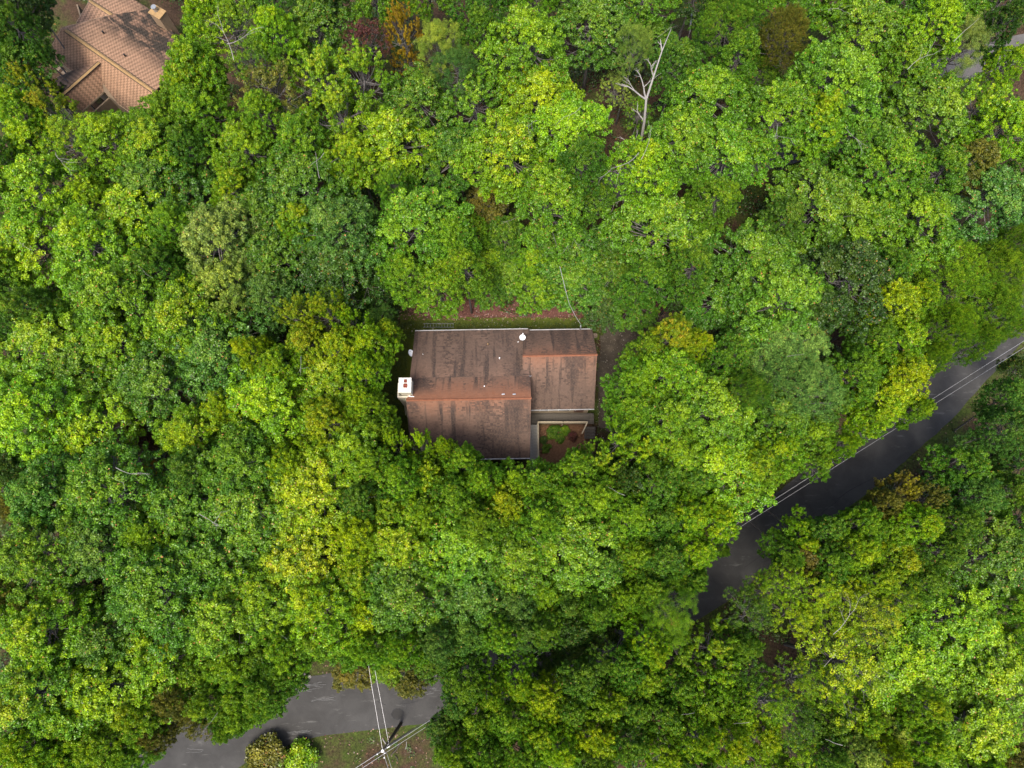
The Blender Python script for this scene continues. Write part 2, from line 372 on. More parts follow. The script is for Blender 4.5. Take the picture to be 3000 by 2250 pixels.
# garage wing
GX0, GX1, GSY, GNY, GRY, GEZ, GRZ = 1.0, 7.95, 12.1, 20.05, 16.62, 4.4, 7.65
roof_facet('roof_slope', [T(GX0,GRY,GRZ), T(GX1,GRY,GRZ), T(GX1,GNY,GEZ), T(GX0+.25,GNY,GEZ)], SH1, h1, doff=1.2)
roof_facet('roof_slope', [T(XR+.02,GSY,GEZ), T(GX1,GSY,GEZ), T(GX1,GRY,GRZ), T(XR+.02,GRY,GRZ)], SH1, h1, doff=1.7)
roof_facet('roof_slope', [T(GX0,14.75,4.4+(14.75-GSY)*(GRZ-GEZ)/(GRY-GSY)), T(XR+.0,14.75,4.4+(14.75-GSY)*(GRZ-GEZ)/(GRY-GSY)), T(XR,GRY,GRZ), T(GX0,GRY,GRZ)], SH1, h1, doff=1.7)
def caps(a, b, mat, parent, w=.3, step=.2, drop=.05):
    a = Vector(a); b = Vector(b); n = int((b-a).length/step); d = (b-a)/n; side = d.cross(Vector((0,0,1))).normalized()*w/2; mb = MB()
    for i in range(n):
        p = a+d*i; q = p+d*1.25; up = Vector((0,0,.03+random.uniform(0,.012))); dn = Vector((0,0,drop*2))
        mb.poly([p+up*.4, q+up, q+up-dn+side, p+up*.4-dn+side]); mb.poly([p+up*.4, p+up*.4-dn-side, q+up-dn-side, q+up])
        mb.poly([q+up, q+up-dn+side, q-dn+side, q]); mb.poly([q+up, q, q-dn-side, q+up-dn-side])
    return mb.build('ridge_cap', mat, parent)
RCM = plain('rust_ridge_cap', (.20, .078, .042), .9, .2, 4)
caps(T(XL,RY,RZ1+.03), T(XR,RY,RZ1+.03), RCM, h1, .22, .2, .045); caps(T(GX0,GRY,GRZ+.03), T(GX1,GRY,GRZ+.03), RCM, h1, .22, .2, .045)
GUT = plain('grey_gutter', (.42,.42,.43), .5, .2, 4)
def gutter(a, b, parent, m=GUT, w=.07):
    a = Vector(a); b = Vector(b); mb = MB(); mb.bar(a, b, w, .02); o = (b-a).cross(Vector((0,0,1))).normalized()*w/2
    for k in (-1, 1): mb.bar(a+o*k+Vector((0,0,.05)), b+o*k+Vector((0,0,.05)), .012, .1)
    return mb.build('gutter', m, parent)
gutter(T(XL,SY-.07,EZ-.1), T(XR,SY-.07,EZ-.1), h1); gutter(T(XL,NY+.07,EZ-.1), T(XR-.15,NY+.07,EZ-.1), h1)
gutter(T(XR+.03,GSY-.07,GEZ-.1), T(GX1,GSY-.07,GEZ-.1), h1); gutter(T(GX0+.75,GNY+.07,GEZ-.1), T(GX1,GNY+.07,GEZ-.1), h1)
# walls with lap boards and windows
def wall(a, b, z0, z1, parent, mat=SIDING, top=None):
    a = Vector(a); b = Vector(b); d = (b-a); nrm = d.cross(Vector((0,0,1))).normalized(); mb = MB(); n = int((z1-z0)/.2)
    mb.bar(a+Vector((0,0,(z0+z1)/2)), b+Vector((0,0,(z0+z1)/2)), .12, (z1-z0))
    for i in range(n):
        z = z0+.1+i*.2; mb.bar(a+nrm*.07+Vector((0,0,z)), b+nrm*.07+Vector((0,0,z)), .02, .17)
    return mb.build('wall', mat, parent)
def gable(x, ys, zs, parent, mat=SIDING):
    mb = MB(); pts = list(zip(ys, zs)); A = [T(x-.06, y, z) for y, z in pts]; B = [T(x+.06, y, z) for y, z in pts]
    mb.poly(A); mb.poly(B[::-1]); k = len(A)
    for i in range(k): mb.poly([A[i], A[(i+1) % k], B[(i+1) % k], B[i]])
    return mb.build('gable_wall', mat, parent)
wl_, wr_, ws_, wn_ = XL+.35, XR-.3, SY+.4, NY-.4
wall(T(wl_,ws_,0), T(wr_,ws_,0), 0, 4.5, h1); wall(T(wr_,wn_,0), T(wl_,wn_,0), 0, 4.4, h1)
gable(wl_, (ws_,ws_,RY,BY,wn_,wn_), (0,4.6,8.45,6.75,4.5,0), h1); gable(wr_-.0, (ws_,ws_,RY,BY,wn_,wn_), (0,4.6,8.45,6.75,4.5,0), h1)
wall(T(wr_+.1,GSY+.36,0), T(GX1-.3,GSY+.36,0), 0, 4.4, h1, plain('tan_siding', (.30,.235,.165), .8, .15, 3)); wall(T(GX1-.3,GNY-.35,0), T(XR,GNY-.35,0), 0, 4.3, h1)
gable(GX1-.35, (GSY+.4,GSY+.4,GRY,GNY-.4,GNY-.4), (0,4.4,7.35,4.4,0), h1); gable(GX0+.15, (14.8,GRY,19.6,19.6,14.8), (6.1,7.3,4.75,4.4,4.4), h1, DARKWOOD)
for x, y, w in ((-7,SY+.33,1.2),(-3.5,SY+.33,1.8),(0,SY+.33,1.0),(3.2,GSY+.29,.9),(5.2,GSY+.29,1.2)):
    f = MB().box(T(x,y,2.6), (w,.06,1.3)).build('window', WHITE, h1); MB().box(T(x,y-.02,2.6), (w-.14,.05,1.16)).build('pane', GLASS, f)
f = MB().box(T(6.7,GSY+.29,2.05), (.95,.06,2.05)).build('door', plain('door_paint', (.12,.05,.03), .5), h1); MB().box(T(6.35,GSY+.23,2.05), (.05,.06,.12)).build('handle', GALV, f)
# chimney
ch = MB().box(T(-9.95,13.35,4.3), (.95,1.35,8.6)); ch.poly([T(-10.42,12.68,3.1),T(-9.48,12.68,3.1),T(-9.48,12.1,2.2),T(-10.42,12.1,2.2)])
ch.box(T(-9.95,13.3,1.2), (1.3,2.3,2.4)); ch.poly([T(-10.6,12.15,2.4),T(-9.3,12.15,2.4),T(-9.48,12.68,4.4),T(-10.42,12.68,4.4)])
ch.poly([T(-10.6,14.45,2.4),T(-10.42,14.02,4.4),T(-9.48,14.02,4.4),T(-9.3,14.45,2.4)]); ch.poly([T(-10.6,12.15,2.4),T(-10.42,12.68,4.4),T(-10.42,14.02,4.4),T(-10.6,14.45,2.4)])
ch.box(T(-9.55,13.5,9.25), (1.02,1.22,1.5)); ch.box(T(-9.78,13.45,8.4), (1.05,1.3,.4))
cho = ch.build('chimney', CREAM, h1)
MB().box(T(-9.55,13.5,10.03), (1.12,1.34,.1)).build('chimney_cap', plain('white_cap', (.70,.68,.62), .7, .1, 4), cho)
for y, w in ((13.85,.22),(13.42,.30)):
    q = MB()
    for dx, dy, sx, sy in ((-w/2,0,.035,w),(w/2,0,.035,w),(0,-w/2,w+.03,.035),(0,w/2,w+.03,.035)): q.box(T(-9.5+dx,y+dy,10.17), (sx,sy,.2))
    q.box(T(-9.5,y,10.085), (w-.03,w-.03,.012)); q.build('flue', FLUE, cho)
MB().box(T(-9.15,12.75,8.6), (.5,.07,.05), -.05).build('flashing', WHITE, cho)
for cx, cy, z, r, hgt, m in ((920,443,5.3,.055,.3,CAPM),(1010,553,6.0,.06,.45,WHITE),(893,770,7.45,.055,.4,WHITE),(1153,427,5.1,.045,.3,WHITE),(418,520,5.7,.03,.1,WHITE)):
    p = at(1080+cx*.3797, 840+cy*.3797, z+.3) - OFF; MB().tube([p-Vector((0,0,.6)), p+Vector((0,0,hgt*.5))], r, 10).build('vent_pipe', m, h1)
p = T(-.2,12.7,8.62)
for i in range(2): MB().box(p+Vector((-.6+i*1.0,.1,0)), (.28,.10,.02), .1).build('flashing', GALV, h1)
p = at(1080+1247*.3797, 840+692*.3797, 7.4)-OFF; MB().tube([p-Vector((0,0,.6)), p, p+Vector((0,-.05,.35))], .02, 6).bar(p+Vector((-.12,0,.2)), p+Vector((.16,0,.2)), .02).build('vent_mast', GALV, h1)
p = at(1080+1633*.3797, 840+325*.3797, 4.9); wm = MB().tube([p-OFF-Vector((0,0,1)), p-OFF+Vector((0,0,.7))], .04, 8).tube([p-OFF+Vector((-.05,0,.62)), p-OFF+Vector((0,.2,.72))], .05, 6).build('service_mast', GALV, h1)

# satellite dishes
def dish(loc, face, r, label, arm):
    e_ = empty('satellite_dish', loc, label, 'satellite dish', 'satellite dishes on the brown roof'); f = Vector(face).normalized(); q = f.to_track_quat('Z', 'Y'); mb = MB(); rings = []
    for k, (rr, d) in enumerate(((0,0),(.4,.01),(.75,.045),(1,.09))):
        ring_ = []
        for j in range(20 if rr else 1):
            a = j*math.pi/10; ring_.append(len(mb.v)); mb.v.append(tuple(q @ Vector((rr*r*math.cos(a), rr*r*math.sin(a)*1.06, d*r*2))))
        rings.append(ring_)
    for j in range(20): mb.f.append((rings[0][0], rings[1][j], rings[1][(j+1) % 20]))
    for a, b in zip(rings[1:-1], rings[2:]):
        for j in range(20): mb.f.append((a[j], b[j], b[(j+1) % 20], a[(j+1) % 20]))
    mb.build('reflector', WHITE, e_, smooth=True)
    lnb = q @ Vector((arm[0]*r, arm[1]*r, r*1.1)); MB().tube([q @ Vector((arm[0]*r*.9, arm[1]*r*.9, 0)), lnb], .018, 6).build('feed_arm', GALV, e_); MB().tube([lnb, lnb-(q @ Vector((0,0,.12)))], .05, 8).build('receiver', WHITE, e_)
    MB().tube([Vector((0,0,-.03)), Vector((.02,.02,-.25)), Vector((.02,.02,-.65))], .025, 8).build('mast', GALV, e_)
dish(at(1080+1187*.3797, 840+393*.3797, 5.85), (.02,.18,1), .30, 'round white satellite dish beside the garage roof corner', (0,-1))
dish(at(1080+322*.3797, 840+512*.3797, 5.9), (.9,.1,.62), .34, 'small tilted white satellite dish at the left roof edge above the chimney', (.35,.3))

# deck, railing
dk = empty('deck', (5, 12, 0), 'weathered grey timber deck and walkway with railing along the garage wing', 'deck'); DO = Vector(dk.location); DZ = 1.0
y0, y1 = 11.35, 12.38
i = 0; x = 1.9; bmN = MB().box((0,0,0), (.135, y1-y0, .035)).mesh('board', DECKD)
while x < 8.35:
    o = link('board', bmN, dk, Vector((x, (y0+y1)/2+.06, DZ-random.uniform(0,.006)))-DO); x += .15
bmW = MB().box((0,0,0), (.86, .135, .035)).mesh('board', WEATHER); y = 11.2
while y > 5.6:
    o = link('board', bmW, dk, Vector((2.2+random.uniform(-.01,.01), y, DZ-random.uniform(0,.006)))-DO); y -= .15
for (cx, cy, dx, dy) in ((5.1,11.4,6.4,.05),(5.1,12.2,6.4,.05),(2.62,8.4,.05,5.6),(1.82,8.4,.05,5.6)): MB().box(Vector((cx,cy,DZ-.12))-DO, (dx,dy,.18)).build('joist', DECKD, dk)
for cx, cy in ((2.6,11.35),(5.1,11.35),(7.5,11.35),(2.6,8.4),(2.6,5.7)):
    MB().box(Vector((cx,cy,(2.08+hz(cx,cy)-.1)/2))-DO, (.1,.1,2.18-hz(cx,cy))).build('post', RAILM, dk)
rl = MB().bar(Vector((2.55,11.38,2.02))-DO, Vector((5.05,11.38,2.02))-DO, .14, .04).build('rail', RAILM, dk); rl = MB().bar(Vector((5.15,11.38,2.02))-DO, Vector((7.55,11.38,2.02))-DO, .14, .04).build('rail', RAILM, dk)
MB().bar(Vector((2.6,11.3,2.02))-DO, Vector((2.6,5.6,2.02))-DO, .14, .04).build('rail', RAILM, dk); MB().bar(Vector((7.5,11.33,2.02))-DO, Vector((7.0,10.3,1.5))-DO, .12, .04).build('rail', RAILM, dk)
for a, b in (((2.6,11.38,1.15),(7.5,11.38,1.15)),((2.6,11.3,1.15),(2.6,5.6,1.15))): MB().bar(Vector(a)-DO, Vector(b)-DO, .04, .08).build('rail', RAILM, dk)
bal = MB().box((0,0,0), (.038,.038,.86)).mesh('baluster', RAILM)
for k in range(40): link('baluster', bal, dk, Vector((2.72+k*.12,11.38,1.57))-DO)
for k in range(46): link('baluster', bal, dk, Vector((2.6,11.22-k*.12,1.57))-DO)
stp = MB().box((0,0,0), (1.1,.28,.04)).mesh('step', DECKD)
for k in range(4): link('step', stp, dk, Vector((7.9,10.95-k*.28,.82-k*.2))-DO)
MB().bar(Vector((2.7,8.9,.16))-DO, Vector((3.7,8.88,.16))-DO, .1, .12).build('garden_edging', DARKWOOD, dk)

# ladder, planter, cable, stones
ld = empty('ladder', (-7.6, 20.55, 0), 'aluminium ladder lying along the north eave of the brown-roofed house', 'ladder'); LP = at(1243, 955, 0.25); ld.location = (LP.x, LP.y+.06, .25)
for k in (-1, 1): MB().box((1.5, k*.2, 0), (3.2,.03,.09)).build('side_rail', GALV, ld)
rg = MB().tube([(0,-.19,0),(0,.19,0)], .018, 6).mesh('rung', GALV)
for k in range(11): link('rung', rg, ld, (.05+k*.3, 0, 0))
pl = empty('planter_barrel', (0,0,0), 'round tan clay pot beside the garage corner at the driveway', 'pot'); pp = at(1080+1746*.3797, 840+377*.3797, .5); pl.location = (pp.x, pp.y, hz(pp.x, pp.y)+.05)
mb = MB(); prof = ((.19,0),(.27,.5),(.27,.56),(.20,.56),(.19,.42),(0,.42)); k_ = 16
for r_, z_ in prof:
    for j in range(k_): mb.v.append((r_*math.cos(2*math.pi*j/k_), r_*math.sin(2*math.pi*j/k_), z_))
for a in range(len(prof)-1):
    for j in range(k_): mb.f.append((a*k_+j, a*k_+(j+1) % k_, (a+1)*k_+(j+1) % k_, (a+1)*k_+j))
mb.build('rim', plain('clay_pot', (.22,.17,.13), .8, .2, 6), pl, smooth=True)
def wire(name, pts, r, label, mat=WIREM, sag=.0, group=None, n=24):
    mb = MB(); P = []
    for a, b in zip(pts[:-1], pts[1:]):
        a = Vector(a); b = Vector(b)
        for k in range(n): t_ = k/n; P.append(a.lerp(b, t_)-Vector((0,0,4*sag*t_*(1-t_))))
    P.append(Vector(pts[-1])); mb.tube(P, r, 5); return tag(mb.build(name, mat), label, 'wire', group)
wire('service_cable', [at(1700,948,5.5), at(1684,922,6.4), at(1668,890,7.5), at(1659,858,8.5), at(1640,780,10)], .022, 'thin pale service cable running from the garage eave up into the trees', sag=.05)

# tan-roofed house
h2 = empty('tan_roofed_house', at(300,150,1.0), 'large tan shingle-roofed house with crossing gables in the upper left corner', 'house'); O2 = Vector(h2.location)
RA, RB = at(182,81,9.4), at(452,269,9.4)
nSW = (RB-RA).cross(at(140,155,6.6)-RA).normalized(); nNE = (RB-RA).cross(at(439,27,6.4)-RA).normalized()
SWp = lambda x, y: on_plane(x, y, RA, nSW); NEp = lambda x, y: on_plane(x, y, RA, nNE)
L2 = lambda *a: [p-O2 for p in a]
vT = SWp(293,179); rE = at(215,248, vT.z); nCL = (rE-vT).cross(SWp(211,208)-vT).normalized(); nCR = (rE-vT).cross(SWp(303,268)-vT).normalized()
CL = lambda x, y: on_plane(x, y, vT, nCL); CR = lambda x, y: on_plane(x, y, vT, nCR)
rf = [L2(RA, RB, SWp(436,300), SWp(303,268+30)), ]
roof_facet('roof_slope', L2(SWp(140,155), SWp(211,208), vT, RA), SH2, h2, expo=.145, tab=.22, dash=True)
roof_facet('roof_slope', L2(vT, SWp(303,268), SWp(346,304), RA), SH2, h2, expo=.145, tab=.22, dash=True)
roof_facet('roof_slope', L2(RA, SWp(346,304), SWp(430,362), RB), SH2, h2, expo=.145, tab=.22, dash=True)
roof_facet('roof_slope', L2(RA, RB, NEp(560,160), NEp(480,62), NEp(439,27), NEp(327,43)), SH2, h2, expo=.145, tab=.22, dash=True)
bR0, bR1 = NEp(262,2), NEp(327,43); bR0e = bR1 + (bR0-bR1)*2.2
roof_facet('roof_slope', L2(bR1+Vector((0,0,-.01)), NEp(439,27)+Vector((0,0,-.01)), NEp(439,27)+(bR0-bR1)*2.2, bR0e), SH2, h2, expo=.145, tab=.22, dash=True)
nB = (bR0-bR1).cross(at(224,65,7.2)-bR1).normalized(); Bp = lambda x, y: on_plane(x, y, bR1, nB)
q0 = Bp(224,66); roof_facet('roof_slope', L2(bR0, bR1, Bp(345,70), q0), SH2, h2, expo=.145, tab=.22, dash=True)
roof_facet('roof_slope', L2(vT, CL(211,208), CL(168,226), CL(150,275), rE+(rE-vT)*.5), SH2, h2, expo=.145, tab=.22, dash=True)
roof_facet('roof_slope', L2(vT, rE+(rE-vT)*.5, CR(240,325), CR(303,268)), SH2, h2, expo=.145, tab=.22, dash=True)
roof_facet('roof_slope', L2(at(345,350,6.0), at(425,350,6.6), at(432,378,5.4), at(340,395,5.2))[:3]+[], SH2, h2, expo=.145, tab=.22, dash=True)
def cap2(a, b, w=.36):
    a = a+Vector((0,0,.07)); b = b+Vector((0,0,.07)); caps(a-O2, b-O2, CAPM, h2, w, .22, .07)
    sd_ = (b-a).cross(Vector((0,0,1))).normalized(); k = sd_ * (w*.5+.03)
    for s_ in (1, -1): MB().bar(a+k*s_-Vector((0,0,.13))-O2, b+k*s_-Vector((0,0,.13))-O2, .05, .07).build('ridge_vent', BLACK, h2)
cap2(RA+(RB-RA)*.04, RB); cap2(bR0, bR1); cap2(vT+(rE-vT)*.04, rE+(rE-vT)*.5, .3)
for px_, py_ in ((305,98),(368,165)): p = NEp(px_, py_)-O2; MB().tube([p-Vector((0,0,.1)), p+Vector((0,0,.35))], .09, 10).build('vent_pipe', BLACK, h2)
RAKE = plain('tan_trim', (.33,.24,.16), .7, .1, 3)
for a, b in ((RA,SWp(140,155)),(RA,NEp(327,43)),(SWp(140,155),SWp(211,208)),(CL(211,208),CL(168,226)),(CR(303,268),CR(240,325)),(bR0,q0),(NEp(439,27),NEp(480,62)),(SWp(346,304),SWp(430,362))):
    MB().bar(a-O2-Vector((0,0,.1)), b-O2-Vector((0,0,.1)), .06, .2).build('trim_board', RAKE, h2)
def wall2(a, b, z1):
    a = Vector((a.x, a.y, 0)); b = Vector((b.x, b.y, 0)); c = Vector((0, 0, (z1+.3)/2)); MB().bar(a+c-O2, b+c-O2, .15, z1-.3).build('wall', CREAM if z1 > 6.2 else SIDING, h2)
inn = lambda p: p.lerp((RA+RB)/2, .06)
wall2(inn(SWp(140,155)), inn(NEp(327,43)).lerp(RA,.5), 6.2); wall2(inn(SWp(140,155)), inn(SWp(430,362)), 6.2); wall2(inn(NEp(439,27)), inn(NEp(560,160)), 6.0); wall2(inn(SWp(430,362)), inn(NEp(560,160)), 6.0)
wall2(inn(CR(303,268)), inn(CR(240,325)), 5.6); wall2(inn(q0), inn(bR0e).lerp(q0,.1), 6.0)
# porch bits below the left eave
pb = at(172,200,3.2); mb = MB()
for k in range(3): mb.box(pb-O2+Vector((k*.7,-.5*k,0)), (.5,.5,.08), -.6)
mb.build('porch_step', SIDING, h2)
cz = 8.6; a = at(461,36,cz); rot = math.radians(-32)
cb = MB().box(a-O2-Vector((0,0,3)), (1.35,1.0,6), rot).build('chimney', plain('tan_chimney_siding', (.27,.19,.12), .8, .15, 4), h2)
MB().box(a-O2+Vector((0,0,.04)), (1.5,1.15,.08), rot).build('chimney_cap', CAPM, cb)
MB().tube([a-O2+Vector((-.1,.1,.05)), a-O2+Vector((-.1,.1,.55))], .2, 12).tube([a-O2+Vector((-.1,.1,.6)), a-O2+Vector((-.1,.1,.68))], .28, 12).build('flue', GALV, cb)

# ---------------------------------------------------------------- utility pole and lines
PT = at(1121, 2200, 5.2); pz = hz(PT.x, PT.y); up_ = empty('utility_pole', (PT.x+.25, PT.y+.15, pz), 'wooden utility pole on the bank below the road', 'utility pole'); UO = Vector(up_.location); top = PT-UO
MB().tube([Vector((0,0,-.2)), top], [.17,.11], 12).build('pole', POLEM, up_, smooth=True)
MB().tube([top, top+Vector((0,0,.05))], .125, 12).build('pole_cap', WHITE, up_)
dv = (at(1410,2010,5)-at(1121,2200,5)).normalized(); nv = Vector((-dv.y, dv.x, 0))
MB().bar(top+Vector((0,0,-.5))-nv*.35, top+Vector((0,0,-.5))+nv*.35, .09, .11).build('bracket', POLEM, up_)
for v_ in (dv*-.55+Vector((0,0,-.2)), dv*.45+Vector((0,0,-.2)), nv*-.3+Vector((0,0,-.35)), Vector((.12,-.6,-.3))):
    mb = MB()
    for k in range(3): mb.tube([top+v_+Vector((0,0,k*.06)), top+v_+Vector((0,0,k*.06+.035))], .06-.01*k, 8)
    mb.build('insulator', WHITE, up_)
MB().tube([top+Vector((.35,.1,-1.6)), top+Vector((.35,.1,-1.0))], .09, 10).tube([top+Vector((.7,.35,-1.7)), top+Vector((.7,.35,-1.35))], .07, 10).bar(top+Vector((0,0,-1.5)), top+Vector((.8,.38,-1.55)), .05).build('equipment_box', GALV, up_)
gW = 'overhead wires meeting at the utility pole'
wA = [PT-dv*.5+Vector((0,0,-.1)), PT+dv*.4+Vector((0,0,-.1))]
wire('power_line', [PT+Vector((0,0,-.08)), at(3080,948,5.0)], .014, 'upper overhead line from the utility pole up right along the road', sag=.5, group=gW)
wire('power_line', [PT-nv*.33+Vector((0,0,-.45)), at(3090,962,4.6)], .013, 'lower overhead line from the utility pole up right along the road', sag=.5, group=gW)
wire('power_line', [PT+Vector((0,0,-.08)), at(980,2290,5)], .014, 'upper overhead line from the utility pole to the bottom edge, lower left', sag=0, group=gW)
wire('power_line', [PT-nv*.33+Vector((0,0,-.45)), at(995,2294,4.6)], .013, 'lower overhead line from the utility pole to the bottom edge, lower left', sag=0, group=gW)
wire('power_line', [PT+Vector((0,0,-.02)), at(1089,2010,5.2), at(1040,1700,5.4)], .013, 'left overhead wire crossing the road from the utility pole', sag=.05, group=gW)
wire('power_line', [PT+Vector((.35,.1,-1.2)), at(1106,2005,4.2), at(1050,1700,4.6)], .012, 'right overhead wire crossing the road from the utility pole', sag=.05, group=gW)
wire('power_line', [PT+Vector((0,0,-.02)), at(1137,2250,5.2), at(1150,2300,5.2)], .013, 'left overhead wire from the utility pole straight down to the bottom edge', sag=0, group=gW)
wire('power_line', [PT-nv*.33+Vector((.1,0,-.45)), at(1147,2250,4.6), at(1163,2300,4.6)], .012, 'right overhead wire from the utility pole straight down to the bottom edge', sag=0, group=gW)
cb_ = MB().tube([PT-dv*1.4+Vector((0,0,-.7)), PT+Vector((0,0,-.7)), PT+dv*1.2+Vector((0,0,-.75)), PT+dv*2.4+Vector((0,0,-.8)), PT+dv*3.6+Vector((0,0,-.85))], [.02,.06,.085,.07,.02], 8).build('cable_bundle', BLACK)
tag(cb_, 'thick black cable bundle strapped under the lines beside the utility pole', 'cable')
def stick(a, b, r, mat, name, label, cat='branch', group=None, lift=.06):
    A = ground(*a)+Vector((0,0,lift)); B = ground(*b)+Vector((0,0,lift)); m_ = A.lerp(B,.5)+Vector((random.uniform(-.08,.08), random.uniform(-.08,.08), .04))
    tag(MB().tube([A, m_, B], [r, r*.9, r*.7], 6).build(name, mat), label, cat, group)
stick((1122,2165),(1136,2186), .06, BARE, 'log_or_bar', 'short pale log lying on the bank left of the utility pole cables', 'log')
stick((1191,2172),(1187,2195), .035, BARE, 'fallen_stick', 'thin pale stick on the bank right of the utility pole', 'stick')
stick((1174,2177),(1145,2212), .075, DARKWOOD, 'log_or_bar', 'long dark bar lying just right of the utility pole', 'log')  # dark bar beside the pole, modelled as a round stick on the ground
stick((1158,2213),(1166,2230), .05, DARKWOOD, 'log_or_bar', 'short dark log below the long dark bar near the bottom edge', 'log')
def rock(px_, py_, r, label, name='rock', mat=STONE, g=None):
    p = ground(px_, py_); bm = bmesh.new(); bmesh.ops.create_icosphere(bm, subdivisions=2, radius=1)
    for v in bm.verts: v.co = Vector((v.co.x*r*random.uniform(.85,1.15), v.co.y*r*.7*random.uniform(.85,1.15), v.co.z*r*.5*random.uniform(.8,1.1)))
    me = bpy.data.meshes.new(name); bm.to_mesh(me); bm.free(); me.materials.append(mat); o = link(name, me, loc=p+Vector((0,0,r*.15))); o.rotation_euler = (0,0,random.uniform(0,3)); tag(o, label, 'rock', g)
rock(2510,1242,.34,'larger pale rock on the bank above the road bend at right'); rock(2484,1257,.26,'smaller grey rock on the bank above the road bend at right')
rock(885,1972,.5,'long pale rock above the road, lower left'); rock(905,1980,.28,'small grey rock right of the long pale rock above the road')
rock(1535,1298-14,.11,'small cream stone in the fenced garden bed', mat=CREAM)

# ---------------------------------------------------------------- trees
UPV = np.array([0,0,1.])
def unit(a): return a/np.maximum(np.linalg.norm(a, axis=-1, keepdims=True), 1e-9)
def leaf_cloud(name, c, nrm, L, Wd, tint, mat):
    """one small folded quad per leaf"""
    N = len(c); r1 = unit(np.cross(nrm, rng.normal(size=(N,3)))); r2 = np.cross(nrm, r1); L = L[:,None]; Wd = Wd[:,None]
    v = np.stack([c-r1*L*.5, c+r2*Wd*.5-r1*L*.05+nrm*Wd*.18, c+r1*L*.5-nrm*L*.12, c-r2*Wd*.5-r1*L*.05+nrm*Wd*.18], 1).reshape(-1,3)
    q = np.arange(N*4).reshape(N,4); me = quick(name, v, q, mat)
    a = me.color_attributes.new('tint', 'BYTE_COLOR', 'CORNER'); t4 = np.concatenate([np.repeat(tint, 4, 0), np.ones((N*4,1))], 1)
    a.data.foreach_set('color', t4.ravel().astype('f4')); return me
